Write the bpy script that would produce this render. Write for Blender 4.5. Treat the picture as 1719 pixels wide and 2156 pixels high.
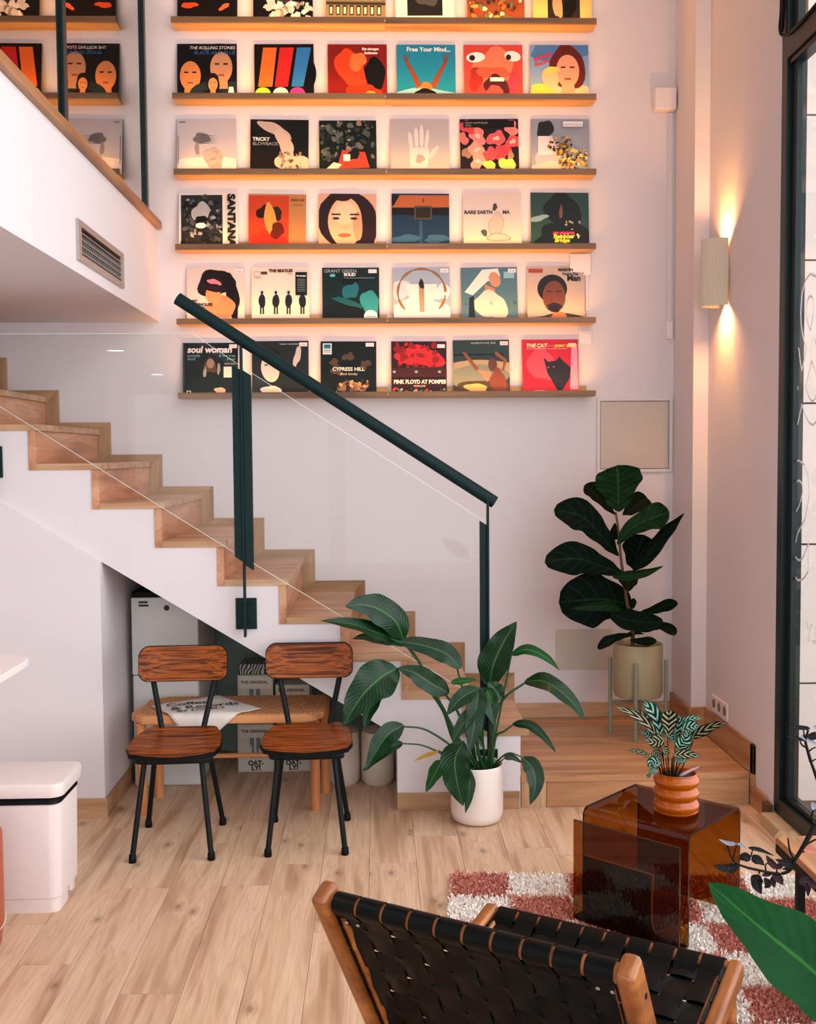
import bpy, math, random
from math import sin, cos, pi, radians, sqrt
from mathutils import Vector, Matrix, noise
random.seed(7)
for o in list(bpy.data.objects): bpy.data.objects.remove(o)
SC = bpy.context.scene; COL = SC.collection

# ------------------------------------------------------------------ camera
EYE = Vector((0, 0, 1.669)); FPX = 2250.0; IW, IH = 1719, 2156
PITCH, YAW, ROLL = .0549, .0285, .0074
def ray(px, py):
    u, v = px-IW/2, py-IH/2
    c, s = cos(ROLL), sin(ROLL); u, v = c*u-s*v, s*u+c*v
    x, y, z = u/FPX, 1.0, -v/FPX
    c, s = cos(PITCH), sin(PITCH); y, z = c*y+s*z, -s*y+c*z
    c, s = cos(YAW), sin(YAW); x, y = c*x+s*y, -s*x+c*y
    return Vector((x, y, z))
def atY(px, py, Y): d = ray(px, py); return EYE+d*(Y/d.y)
def atX(px, py, X): d = ray(px, py); return EYE+d*(X/d.x)
def atZ(px, py, Z): d = ray(px, py); return EYE+d*((Z-EYE.z)/d.z)
cd = bpy.data.cameras.new('camera'); cam = bpy.data.objects.new('camera', cd); COL.objects.link(cam)
fw = ray(IW/2, IH/2).normalized(); rt = (ray(IW/2+100, IH/2)-ray(IW/2, IH/2)).normalized(); up = rt.cross(fw)
cam.matrix_world = Matrix(((rt.x, up.x, -fw.x, 0), (rt.y, up.y, -fw.y, 0), (rt.z, up.z, -fw.z, EYE.z), (0, 0, 0, 1)))
cd.sensor_fit = 'VERTICAL'; cd.sensor_height = 24; cd.lens = FPX/IH*24; cd.clip_start = .05
SC.camera = cam
# ------------------------------------------------------------------ world, lights, exposure
W = bpy.data.worlds.new('world'); SC.world = W; W.use_nodes = True
W.node_tree.nodes['Background'].inputs[0].default_value = (.93, .96, 1, 1)
W.node_tree.nodes['Background'].inputs[1].default_value = 2.6
def area(name, loc, target, sx, sy, power, col, spread=180):
    l = bpy.data.lights.new(name, 'AREA'); l.shape = 'RECTANGLE'; l.size = sx; l.size_y = sy; l.energy = power; l.color = col
    l.spread = radians(spread)
    o = bpy.data.objects.new(name, l); COL.objects.link(o); o.location = loc
    o.rotation_euler = (Vector(target)-Vector(loc)).to_track_quat('-Z', 'Y').to_euler()
    return o
area('daylight_side_windows', (1.70, 1.0, 2.4), (0, 1.0, 2.3), 6.4, 4.2, 104, (.92, .96, 1))
area('front_fill_light', (-.7, -3.3, 2.3), (-.5, 6, 1.9), 4.6, 4.4, 66, (.95, .96, 1))  # added front fill from behind the camera, standing in for unseen windows
area('ceiling_fill_light', (.4, 1.6, 5.0), (.4, 2.4, 0), 2.0, 5.0, 14, (1, .93, .88))  # added overhead fill, no lamp seen there; lifts the room's brightness
vs = SC.view_settings
vs.view_transform = 'Standard'; vs.look = 'None'; vs.gamma = 1; vs.exposure = 0.0; vs.use_curve_mapping = False

# ------------------------------------------------------------------ helpers
def lin(c): c /= 255; return c/12.92 if c <= .04045 else ((c+.055)/1.055)**2.4
def S(r, g, b): return (lin(r), lin(g), lin(b), 1)
def HX(h): return S(int(h[0:2], 16), int(h[2:4], 16), int(h[4:6], 16))
class NT:
    def __init__(s, m): s.t = m.node_tree; s.n = s.t.nodes; s.l = s.t.links
    def new(s, ty, **kw):
        n = s.n.new(ty)
        for k, v in kw.items(): setattr(n, k, v)
        return n
    def link(s, a, b): s.l.new(a, b)
    def math(s, op, a, b=None, c=None):
        n = s.new('ShaderNodeMath', operation=op)
        for i, x in enumerate((a, b, c)):
            if x is None: continue
            if isinstance(x, (int, float)): n.inputs[i].default_value = x
            else: s.link(x, n.inputs[i])
        return n.outputs[0]
    def mix(s, fac, a, b):
        n = s.new('ShaderNodeMix', data_type='RGBA')
        for sock, x in ((n.inputs[0], fac), (n.inputs[6], a), (n.inputs[7], b)):
            if isinstance(x, (int, float, tuple)): sock.default_value = x
            else: s.link(x, sock)
        return n.outputs[2]
    def ramp(s, fac, stops):
        n = s.new('ShaderNodeValToRGB'); e = n.color_ramp.elements
        while len(e) < len(stops): e.new(.5)
        for i, (p, c) in enumerate(stops): e[i].position = p; e[i].color = c if isinstance(c, tuple) else (c, c, c, 1)
        s.link(fac, n.inputs[0]); return n.outputs[0]
MATS = {}
def mat(name, col=(.8, .8, .8, 1), rough=.5, metal=0, spec=.5, coat=0, emit=None, es=0, bump=0, bscale=60, sheen=0, var=.08):
    if name in MATS: return MATS[name]
    m = bpy.data.materials.new(name); m.use_nodes = True; MATS[name] = m
    b = m.node_tree.nodes['Principled BSDF']
    b.inputs['Base Color'].default_value = col; b.inputs['Roughness'].default_value = rough; b.inputs['Metallic'].default_value = metal
    b.inputs['Specular IOR Level'].default_value = spec; b.inputs['Coat Weight'].default_value = coat
    if emit: b.inputs['Emission Color'].default_value = emit; b.inputs['Emission Strength'].default_value = es
    N = NT(m); tc = N.new('ShaderNodeTexCoord')
    nz = N.new('ShaderNodeTexNoise'); nz.inputs['Scale'].default_value = bscale; nz.inputs['Detail'].default_value = 4; N.link(tc.outputs['Object'], nz.inputs[0])
    # slight procedural colour variation everywhere
    v = N.math('MULTIPLY_ADD', nz.outputs[0], var, 1-var/2)
    hsv = N.new('ShaderNodeHueSaturation'); hsv.inputs['Color'].default_value = col; N.link(v, hsv.inputs['Value']); N.link(hsv.outputs[0], b.inputs['Base Color'])
    if bump:
        bp = N.new('ShaderNodeBump'); bp.inputs['Strength'].default_value = bump; bp.inputs['Distance'].default_value = .003
        N.link(nz.outputs[0], bp.inputs['Height']); N.link(bp.outputs[0], b.inputs['Normal'])
    return m
def wood(name, light, mid, dark, axis=0, rough=.45, k=9, sc=1.0, cross=9, knots=0, line=.35, spec=.4, coat=0, vary=.12):
    if name in MATS: return MATS[name]
    m = bpy.data.materials.new(name); m.use_nodes = True; MATS[name] = m
    b = m.node_tree.nodes['Principled BSDF']; N = NT(m)
    b.inputs['Roughness'].default_value = rough; b.inputs['Specular IOR Level'].default_value = spec; b.inputs['Coat Weight'].default_value = coat
    tc = N.new('ShaderNodeTexCoord'); oi = N.new('ShaderNodeObjectInfo')
    off = N.new('ShaderNodeCombineXYZ')
    for i, kk in enumerate((37, 91, 53)): N.link(N.math('MULTIPLY', oi.outputs['Random'], kk), off.inputs[i])
    add = N.new('ShaderNodeVectorMath', operation='ADD'); N.link(tc.outputs['Object'], add.inputs[0]); N.link(off.outputs[0], add.inputs[1])
    mp = N.new('ShaderNodeMapping'); s3 = [cross*sc]*3; s3[axis] = sc; mp.inputs['Scale'].default_value = s3; N.link(add.outputs[0], mp.inputs[0])
    n1 = N.new('ShaderNodeTexNoise'); n1.inputs['Scale'].default_value = 1.3; n1.inputs['Detail'].default_value = 2.5; n1.inputs['Distortion'].default_value = .25; N.link(mp.outputs[0], n1.inputs[0])
    fac = n1.outputs[0]
    kn = None
    if knots:
        mv = N.new('ShaderNodeMapping'); s3 = [2.1]*3; s3[axis] = 1.05; mv.inputs['Scale'].default_value = s3; N.link(add.outputs[0], mv.inputs[0])
        vo = N.new('ShaderNodeTexVoronoi', voronoi_dimensions='2D'); vo.inputs['Scale'].default_value = knots; N.link(mv.outputs[0], vo.inputs[0])
        kn = vo.outputs['Distance']
        bul = N.math('DIVIDE', .035, N.math('ADD', kn, .07)); fac = N.math('ADD', fac, bul)
    lines = N.math('SINE', N.math('MULTIPLY', fac, 6.283*k)); lines = N.math('MULTIPLY_ADD', lines, .5, .5)
    lines = N.math('POWER', lines, 3)
    mp2 = N.new('ShaderNodeMapping'); s3 = [160*sc]*3; s3[axis] = 5*sc; mp2.inputs['Scale'].default_value = s3; N.link(add.outputs[0], mp2.inputs[0])
    n2 = N.new('ShaderNodeTexNoise'); n2.inputs['Scale'].default_value = 1; n2.inputs['Detail'].default_value = 3; N.link(mp2.outputs[0], n2.inputs[0])
    base = N.ramp(n1.outputs[0], [(.3, dark), (.48, mid), (.68, light)])
    c = N.mix(N.math('MULTIPLY', lines, line), base, dark)
    fine = N.ramp(n2.outputs[0], [(.35, 1.0), (.62, 0.0)])
    c = N.mix(N.math('MULTIPLY', fine, line*.9), c, dark)
    if kn is not None:
        kd = N.ramp(kn, [(0.0, 1.0), (.022, .9), (.045, .4), (.10, 0.0)])
        c = N.mix(N.math('MULTIPLY', kd, .62), c, (dark[0]*.3, dark[1]*.3, dark[2]*.3, 1))
    hsv = N.new('ShaderNodeHueSaturation'); N.link(c, hsv.inputs['Color'])
    N.link(N.math('MULTIPLY_ADD', oi.outputs['Random'], vary, 1-vary/2), hsv.inputs['Value']); N.link(hsv.outputs[0], b.inputs['Base Color'])
    bp = N.new('ShaderNodeBump'); bp.inputs['Strength'].default_value = .12; bp.inputs['Distance'].default_value = .002
    N.link(n2.outputs[0], bp.inputs['Height']); N.link(bp.outputs[0], b.inputs['Normal'])
    return m
def thin_glass(name, tint, refl=1.0, rough=0.0, ior=1.5):
    if name in MATS: return MATS[name]
    m = bpy.data.materials.new(name); m.use_nodes = True; MATS[name] = m; N = NT(m); N.n.clear()
    out = N.new('ShaderNodeOutputMaterial'); tr = N.new('ShaderNodeBsdfTransparent'); tr.inputs[0].default_value = tint
    gl = N.new('ShaderNodeBsdfGlossy'); gl.inputs['Roughness'].default_value = rough
    fr = N.new('ShaderNodeFresnel'); fr.inputs[0].default_value = ior
    geo = N.new('ShaderNodeNewGeometry')
    f = N.math('MULTIPLY', fr.outputs[0], refl)
    f = N.math('MULTIPLY', f, N.math('SUBTRACT', 1, geo.outputs['Backfacing']))
    mx = N.new('ShaderNodeMixShader'); N.link(f, mx.inputs[0]); N.link(tr.outputs[0], mx.inputs[1]); N.link(gl.outputs[0], mx.inputs[2]); N.link(mx.outputs[0], out.inputs[0])
    return m
def leafmat(name, dark, light, vein, rough=.35, stripes=16, spec=.5, under=None, mode='fine', trans=.15):
    if name in MATS: return MATS[name]
    m = bpy.data.materials.new(name); m.use_nodes = True; MATS[name] = m; N = NT(m); b = N.n['Principled BSDF']
    uv = N.new('ShaderNodeUVMap'); sp = N.new('ShaderNodeSeparateXYZ'); N.link(uv.outputs[0], sp.inputs[0])
    a = N.math('ABSOLUTE', N.math('SUBTRACT', sp.outputs[0], .5)); a = N.math('MULTIPLY', a, 2)
    tc = N.new('ShaderNodeTexCoord'); nz = N.new('ShaderNodeTexNoise'); nz.inputs['Scale'].default_value = 9; N.link(tc.outputs['Object'], nz.inputs[0])
    ph = N.math('SUBTRACT', sp.outputs[1], N.math('MULTIPLY', a, .22 if mode != 'bold' else .3))
    ph = N.math('ADD', ph, N.math('MULTIPLY', nz.outputs[0], .03))
    w = N.math('SINE', N.math('MULTIPLY', ph, 6.283*stripes)); w = N.math('MULTIPLY_ADD', w, .5, .5)
    base = N.mix(N.math('MULTIPLY', nz.outputs[0], 1.0), dark, light)
    mid = N.ramp(a, [(0, 1.0), (.03, 1.0), (.06, 0.0)])
    if mode == 'fine':
        c = N.mix(N.math('MULTIPLY', N.math('POWER', w, 6), .16), base, light); c = N.mix(N.math('MULTIPLY', mid, .75), c, vein)
    elif mode == 'veined':
        c = N.mix(N.math('MULTIPLY', N.math('POWER', w, 26), .45), base, vein); c = N.mix(N.math('MULTIPLY', mid, .6), c, vein)
    else:
        c = N.mix(N.ramp(w, [(.56, 0.0), (.68, 1.0)]), dark, vein)
        edge = N.ramp(a, [(.72, 0.0), (.86, 1.0)]); c = N.mix(edge, c, light)
        c = N.mix(N.math('MULTIPLY', mid, .9), c, dark)
    if under:
        g = N.new('ShaderNodeNewGeometry'); c = N.mix(g.outputs['Backfacing'], c, under)
    N.link(c, b.inputs['Base Color']); b.inputs['Roughness'].default_value = rough; b.inputs['Specular IOR Level'].default_value = spec
    bp = N.new('ShaderNodeBump'); bp.inputs['Strength'].default_value = .22; bp.inputs['Distance'].default_value = .003; N.link(w, bp.inputs['Height']); N.link(bp.outputs[0], b.inputs['Normal'])
    return m

WM = {}
class MB:
    """collects shapes; build() links them as ONE mesh object"""
    def __init__(s): s.v = []; s.f = []; s.m = []; s.uv = {}
    def add(s, vs, fs, mi=0, uvs=None):
        o = len(s.v); s.v += [tuple(v) for v in vs]
        for k, f in enumerate(fs):
            if uvs: s.uv[len(s.f)] = [uvs[i] for i in f]
            s.f.append(tuple(i+o for i in f)); s.m.append(mi)
        return s
    def box(s, x0, x1, y0, y1, z0, z1, mi=0):
        return s.add([(x0, y0, z0), (x1, y0, z0), (x1, y1, z0), (x0, y1, z0), (x0, y0, z1), (x1, y0, z1), (x1, y1, z1), (x0, y1, z1)],
                     [(0, 3, 2, 1), (4, 5, 6, 7), (0, 1, 5, 4), (1, 2, 6, 5), (2, 3, 7, 6), (3, 0, 4, 7)], mi)
    def prism(s, poly, a, b, axis='y', mi=0):
        """poly of 2D points extruded a..b along axis"""
        def P(p, t): return {'y': (p[0], t, p[1]), 'x': (t, p[0], p[1]), 'z': (p[0], p[1], t)}[axis]
        n = len(poly); vs = [P(p, a) for p in poly]+[P(p, b) for p in poly]
        fs = [tuple(range(n)), tuple(range(2*n-1, n-1, -1))]+[(i, i+n, (i+1) % n+n, (i+1) % n) for i in range(n)]
        return s.add(vs, fs, mi)
    def tube(s, pts, r, n=10, mi=0, cap=True):
        pts = [Vector(p) for p in pts]; rs = r if isinstance(r, (list, tuple)) else [r]*len(pts)
        vs = []; ref = None
        for i, p in enumerate(pts):
            t = (pts[min(i+1, len(pts)-1)]-pts[max(i-1, 0)]).normalized()
            if ref is None: ref = Vector((0, 0, 1)) if abs(t.z) < .9 else Vector((1, 0, 0))
            a = t.cross(ref).normalized(); bb = t.cross(a).normalized(); ref = a.cross(t) if False else ref
            for k in range(n): q = 2*pi*k/n; vs.append(p+(a*cos(q)+bb*sin(q))*rs[i])
        fs = []
        for i in range(len(pts)-1):
            for k in range(n): fs.append((i*n+k, i*n+(k+1) % n, (i+1)*n+(k+1) % n, (i+1)*n+k))
        if cap: fs += [tuple(range(n-1, -1, -1)), tuple(range((len(pts)-1)*n, len(pts)*n))]
        return s.add(vs, fs, mi)
    def lathe(s, prof, c=(0, 0, 0), n=40, mi=0, arc=2*pi, a0=0):
        vs = []; full = abs(arc-2*pi) < 1e-6; m = n if full else n+1
        for r, z in prof:
            for k in range(m): q = a0+arc*k/n; vs.append((c[0]+r*cos(q), c[1]+r*sin(q), c[2]+z))
        fs = []
        for i in range(len(prof)-1):
            for k in range(n): k2 = (k+1) % m; fs.append((i*m+k, i*m+k2, (i+1)*m+k2, (i+1)*m+k))
        return s.add(vs, fs, mi)
    def disc(s, c, r, n=24, mi=0, ry=None):
        ry = ry or r
        return s.add([(c[0]+r*cos(2*pi*k/n), c[1]+ry*sin(2*pi*k/n), c[2]) for k in range(n)], [tuple(range(n))], mi)
    def build(s, name, mats, parent=None, world=True, smooth=False, bevel=0, loc=None, bseg=2):
        me = bpy.data.meshes.new(name); vs = s.v
        M = WM.get(parent.name) if parent else None
        if M is not None and world: Mi = M.inverted(); vs = [tuple(Mi @ Vector(v)) for v in vs]
        me.from_pydata(vs, [], s.f)
        if not isinstance(mats, (list, tuple)): mats = [mats]
        for m in mats: me.materials.append(m)
        if any(s.m): me.polygons.foreach_set('material_index', s.m)
        if s.uv:
            ul = me.uv_layers.new(name='UVMap')
            for p in me.polygons:
                if p.index in s.uv:
                    for li, q in zip(p.loop_indices, s.uv[p.index]): ul.data[li].uv = q
        if smooth: me.polygons.foreach_set('use_smooth', [True]*len(me.polygons))
        me.update()
        o = bpy.data.objects.new(name, me); COL.objects.link(o)
        if parent: o.parent = parent
        if loc: o.location = loc
        if bevel:
            md = o.modifiers.new('bevel', 'BEVEL'); md.width = bevel; md.segments = bseg; md.limit_method = 'ANGLE'; md.angle_limit = radians(40)
            me.polygons.foreach_set('use_smooth', [True]*len(me.polygons))
            md.harden_normals = True
        elif smooth:
            me.set_sharp_from_angle(angle=radians(45))
        WM[o.name] = (M or Matrix()) @ Matrix.Translation(loc or (0, 0, 0))
        return o
def tag(o, label=None, cat=None, group=None, kind=None):
    for k, v in (('label', label), ('category', cat), ('group', group), ('kind', kind)):
        if v: o[k] = v
    return o
def thing(name, label, cat, loc=(0, 0, 0), rz=0, group=None):
    o = bpy.data.objects.new(name, None); COL.objects.link(o); o.location = loc; o.rotation_euler.z = rz
    o.empty_display_size = .1
    WM[o.name] = Matrix.Translation(loc) @ Matrix.Rotation(rz, 4, 'Z'); return tag(o, label, cat, group)
def struct(name, mb, m, parent=None, **kw):
    o = mb.build(name, m, parent, **kw)
    if not parent: o['kind'] = 'structure'
    return o
def copy_tree(o, parent=None):
    c = o.copy(); COL.objects.link(c)
    if parent: c.parent = parent
    for ch in [x for x in COL.objects if x.parent == o]: copy_tree(ch, c)
    return c
def rrect(x0, x1, y0, y1, r, n=5):
    P = []
    for cx, cy, a in ((x1-r, y1-r, 0), (x0+r, y1-r, 90), (x0+r, y0+r, 180), (x1-r, y0+r, 270)):
        for k in range(n+1): q = radians(a+90*k/n); P.append((cx+r*cos(q), cy+r*sin(q)))
    return P
def catmull(pts, n):
    P = [Vector(p) for p in pts]; P = [P[0]*2-P[1]]+P+[P[-1]*2-P[-2]]; out = []
    segs = len(P)-3
    for k in range(n+1):
        t = k/n*segs; i = min(int(t), segs-1); t -= i; a, b, c, d = P[i:i+4]
        out.append(.5*((2*b)+(c-a)*t+(2*a-5*b+4*c-d)*t*t+(3*b-a-3*c+d)*t**3))
    return out
FONT_CACHE = {}
def text_mesh(txt, size, extrude=0, align='LEFT', shear=0, outline=0, bold=0):
    cu = bpy.data.curves.new('t', 'FONT'); cu.body = txt; cu.size = size; cu.align_x = align; cu.shear = shear; cu.resolution_u = 3
    cu.extrude = extrude; cu.offset = bold
    if outline: cu.fill_mode = 'NONE'; cu.bevel_depth = outline; cu.bevel_resolution = 0; cu.extrude = 0
    ob = bpy.data.objects.new('t', cu); me = bpy.data.meshes.new_from_object(ob)
    vs = [v.co.copy() for v in me.vertices]; fs = [tuple(p.vertices) for p in me.polygons]
    bpy.data.objects.remove(ob); bpy.data.curves.remove(cu); bpy.data.meshes.remove(me)
    return vs, fs

# ------------------------------------------------------------------ materials
WALL = mat('white_plaster', S(222, 214, 216), .75, bump=.02, bscale=7, spec=.15, var=.02)
CEIL = mat('ceiling_plaster', S(212, 206, 206), .85, spec=.1)
OAKX = wood('oak_along_x', S(206, 168, 132), S(192, 150, 112), S(152, 112, 80), 0, k=7, line=.3)
OAKY = wood('oak_along_y', S(196, 150, 108), S(182, 132, 90), S(140, 94, 60), 1, k=7, line=.3)
OAKZ = wood('oak_along_z', S(206, 168, 132), S(192, 150, 112), S(152, 112, 80), 2, k=7, line=.3)
FLOOR = wood('laminate_oak', S(226, 194, 164), S(216, 182, 150), S(178, 138, 108), 1, rough=.48, k=7, knots=1.7, line=.3, cross=14, vary=.06, spec=.3)
PLAT = wood('platform_oak', S(206, 160, 118), S(190, 142, 102), S(146, 100, 66), 0, rough=.4, k=4, knots=1.0, line=.3, cross=9, vary=.12)
SHELF = wood('shelf_oak', S(158, 112, 70), S(140, 98, 60), S(104, 72, 44), 0, k=4, line=.25, cross=12)
SHELF_LIT = wood('shelf_oak_strip_lit', S(204, 162, 96), S(190, 146, 82), S(156, 112, 58), 0, k=4, line=.2, cross=12)  # lit copy of the shelf oak: strip glow put into the colour
TEAK = wood('formica_teak', S(186, 100, 38), S(158, 78, 26), S(66, 28, 8), 0, rough=.3, k=3.2, sc=1.6, cross=44, line=.75, coat=.0, spec=.14, vary=.06)
PINE = wood('oiled_pine', S(218, 156, 104), S(206, 138, 86), S(166, 100, 58), 0, k=5, line=.25)
PINEZ = wood('oiled_pine_z', S(220, 152, 100), S(206, 134, 82), S(160, 94, 54), 2, k=5, line=.2)
ACAC = wood('acacia', S(176, 108, 52), S(148, 84, 36), S(88, 46, 18), 1, rough=.35, k=4, line=.35, coat=.2)
TEAL = mat('dark_teal_metal', S(10, 36, 38), .5, metal=.0, spec=.16)
FRAME = mat('window_frame_metal', S(10, 30, 30), .35, metal=.0, spec=.35)
BLACKM = mat('black_metal', S(8, 14, 16), .45, spec=.2, bump=.2)
BLACKP = mat('black_plastic', S(5, 7, 9), .5, spec=.15)
LEATH = mat('black_leather', S(1, 5, 6), .36, spec=.13, bump=.15, bscale=180)
GLASS = thin_glass('railing_glass', (.965, .972, .968, 1), .6)
GLASSD = thin_glass('dark_mezzanine_glass', (.56, .52, .44, 1), 2.4)
WGLASS = thin_glass('window_glass', (.985, .985, .985, 1), 1.0)
AMBER = thin_glass('amber_acrylic', (.53, .32, .12, 1), .7)
LED = mat('led_strip', (1, .5, .12, 1), .5, emit=(1, .45, .1, 1), es=6)
GREYM = mat('brushed_aluminium', S(176, 172, 168), .4, metal=.6)
CREAM = mat('cream_enamel', S(196, 184, 156), .5)
SOIL = mat('potting_soil', S(34, 26, 20), .95, bump=1, bscale=120)
WHITEP = mat('white_plastic', S(236, 224, 220), .42)
CARD = mat('grey_white_card', S(186, 184, 172), .7)
INK = mat('black_ink', S(14, 16, 18), .6)

# ------------------------------------------------------------------ setting
D = 6.03; SY = 4.925            # back wall, face of the stair
# floor of laid planks
fl = struct('floor', MB().box(-3.1, 3.0, -3.6, D+.1, -.10, -.013), mat('floor_bed', S(96, 66, 46), .9))
PW = .192; PL = 1.285
pm = MB().box(-PW/2+.0007, PW/2-.0007, -PL/2+.0009, PL/2-.0009, -.012, 0)
first = None; random.seed(3)
for i in range(-16, 10):
    x = .05+i*PW; st = random.random()*PL
    if x-PW/2 > 1.95 or x < -2.6: continue
    for j in range(0, 6):
        y = st+.25+j*PL
        if y-PL/2 > 6.0: continue
        if y+PL/2 > 6.02:
            h_ = (6.02-(y-PL/2))/2
            if h_ > .02: MB().box(-PW/2+.0007, PW/2-.0007, -h_+.0009, h_, -.012, 0).build('plank', FLOOR, fl, world=False, loc=(x, y-PL/2+h_, 0))
            continue
        if first is None:
            p = pm.build('plank', FLOOR, fl, world=False, loc=(x, y, 0)); first = p
        else:
            p = first.copy(); COL.objects.link(p); p.location = (x, y, 0)
# back wall, side walls, ceiling
struct('wall_back', MB().box(-3.2, 1.9, D, D+.12, -.1, 5.3), WALL)
rw = MB(); rw.box(1.76, 1.80, 4.66, 5.65, -.1, 5.3); rw.box(1.68, 1.80, 5.65, D, -.1, 5.3)
struct('wall_right', rw, WALL)
struct('wall_left', MB().box(-3.2, -3.1, -3.6, D, -.1, 5.3), WALL)
struct('ceiling', MB().box(-3.2, 1.95, -3.6, D+.1, 5.2, 5.3), CEIL)
fr = MB().box(-3.2, -3.0, -3.6, -3.5, 0, 5.2); fr.box(1.6, 1.95, -3.6, -3.5, 0, 5.2); fr.box(-3.2, 1.95, -3.6, -3.5, 3.6, 5.2); fr.box(-.6, -.4, -3.6, -3.5, 0, 3.6); fr.box(-3.2, 1.95, -3.6, -3.5, -.1, .3)
struct('wall_front', fr, WALL)
# mezzanine
MX = -1.203
struct('trim_1', MB().box(-3.1, MX, -3.5, D, 2.407, 2.91), mat('mezzanine_plaster', S(226, 219, 221), .8, bump=.08, bscale=90, spec=.15))
struct('trim_2', MB().box(MX-.10, MX+.028, -3.5, 6.005, 2.911, 2.952), OAKY, bevel=.003)
mz = thing('glass_partition', 'dark-framed glass partition standing on the oak cap of the mezzanine', 'partition', (MX-.04, 4.9, 2.952))
GX = MX-.035
for a, b in ((1.2, 4.315), (4.40, 5.835)): MB().box(GX-.005, GX+.005, a, b, 2.965, 5.18).build('pane', GLASSD, mz)
for y, w in ((4.358, .045), (5.86, .045), (1.18, .05)): MB().box(GX-.025, GX+.02, y-w/2, y+w/2, 2.953, 5.19).build('frame_post', FRAME, mz, bevel=.003)
MB().box(GX-.02, GX+.015, 1.2, 5.85, 2.953, 2.967).build('bottom_channel', FRAME, mz)
mw = MB().box(-3.1, -2.75, -3.4, D, 2.915, 5.2); mw.box(-3.1, GX-.06, .3, .4, 2.915, 5.2); mw.box(-2.75, -1.262, 5.90, D-.001, 2.955, 5.2)
struct('trim_3', mw, mat('upstairs_tan_wall', S(120, 100, 78), .85))
rc = thing('tub_chair', 'red tub chair upstairs behind the dark mezzanine glass', 'chair', (-1.75, 5.15, 2.911))
MB().lathe([(.05, .0), (.24, .0), (.25, .02), (.05, .03), (.03, .05), (.03, .33), (.2, .36)], (-1.75, 5.15, 2.915), 24).build('pedestal', BLACKM, rc, smooth=True)
RED = mat('red_upholstery', S(170, 38, 30), .5, sheen=1)
MB().lathe([(.0, .34), (.26, .36), (.31, .42), (.31, .47), (.26, .5), (0, .5)], (-1.75, 5.15, 2.915), 28).build('seat', RED, rc, smooth=True)
MB().lathe([(.31, .40), (.37, .45), (.38, .80), (.35, .83), (.32, .80), (.31, .46)], (-1.75, 5.15, 2.915), 28, arc=pi*1.2, a0=-pi*.1).build('backrest', RED, rc, smooth=True)
# stair carcass (white plaster wall under the steps)
ZT = lambda k: 1.634-.18*k
XR = lambda k: -1.554+.282*k
TT, RT = .03, .033
poly = []
for k in range(-5, 8):
    poly += [(XR(k)-RT, ZT(k-1)-TT), (XR(k)-RT, ZT(k)-TT)]
poly += [(.66, ZT(7)-TT), (.66, 0), (.078, 0), (.078, .352), (-1.27, 1.182), (-2.96, 2.22)]
struct('wall_under_stair', MB().prism([(-3.1, 0), (-1.27, 0), (-1.27, 1.182), (-3.1, 2.312)], 4.895, D, 'y'), WALL)
stair = thing('staircase', 'straight oak staircase with white plastered side, rising left under the mezzanine', 'staircase', (.6, 5.4, 0))
body = MB(); lo = lambda x: 1.182-.614*(x+1.27) if x < .0815 else 0
for k in range(-5, 8):
    a, b = XR(k)-RT, min(XR(k+1)-RT, .66); z_ = ZT(k)-TT
    if a < .0815 < b: body.prism([(a, z_), (a, lo(a)), (.0815, lo(.0814)), (.0815, z_)], SY, 6.0, 'y'); a = .0816
    body.prism([(a, z_), (a, lo(a)), (b, lo(b)), (b, z_)], SY, 6.0, 'y')
body.build('plastered_body', WALL, stair)
for k in range(-5, 8):
    over = .012 if k < 7 else .045
    xr = XR(k+1)+over if k < 7 else .70
    MB().box(XR(k), xr, SY-.006, 6.008, ZT(k)-TT, ZT(k)).build('tread', OAKX if k != 3 else OAKX, stair, bevel=.002)
    MB().box(XR(k)-RT, XR(k), SY-.006, 6.008, ZT(k)-TT, ZT(k-1)-TT-.0005).build('riser', wood('riser_oak', S(216, 166, 130), S(204, 146, 110), S(160, 108, 76), 1, k=6, line=.3), stair, bevel=.0015)
SKX = wood('skirting_oak_x', S(188, 148, 108), S(172, 132, 92), S(134, 96, 64), 0, k=6, line=.3)
SKZ = wood('skirting_oak_z', S(188, 148, 108), S(172, 132, 92), S(134, 96, 64), 2, k=6, line=.3)
# zig-zag skirting on the back wall, mitred boards
wx = lambda j: -1.7665+.282*j
wz = lambda j: 2.033-.18*j
t = .07
for j in range(-3, 10):
    H = [(wx(j-1), wz(j)), (wx(j), wz(j)), (wx(j)-t, wz(j)-t), (wx(j-1)-t, wz(j)-t)]
    MB().prism(H, 6.009, D-.001, 'y').build('skirting_board', SKX, stair, bevel=.0015)
    zb = wz(j+1) if j < 9 else .237
    V = [(wx(j), wz(j)), (wx(j), zb), (wx(j)-t, zb-(t if j < 9 else 0)), (wx(j)-t, wz(j)-t)]
    MB().prism(V, 6.009, D-.001, 'y').build('skirting_board', SKZ, stair, bevel=.0015)
# landing platform
pf = thing('landing_platform', 'low oak-boarded platform at the foot of the stairs in the corner', 'platform', (1.2, 5.4, 0))
ys = [SY-.005, 5.0, 5.23, 5.44, 5.634, 5.82, 6.008]
for a, b in zip(ys, ys[1:]):
    MB().box(.662, 1.745 if b < 5.64 else 1.663, a+.0005, b-.0005, .122, .152).build('board', PLAT, pf, bevel=.0015)
MB().box(.664, .782, SY, SY+.02, 0, .121).build('riser_board', OAKZ, pf, bevel=.001)
MB().box(.784, 1.745, SY, SY+.02, 0, .121).build('riser_board', PLAT, pf, bevel=.001)
MB().box(.664, 1.66, SY+.022, 6.0, .005, .12).build('carcass', mat('raw_board', S(120, 90, 64), .9), pf)
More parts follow.
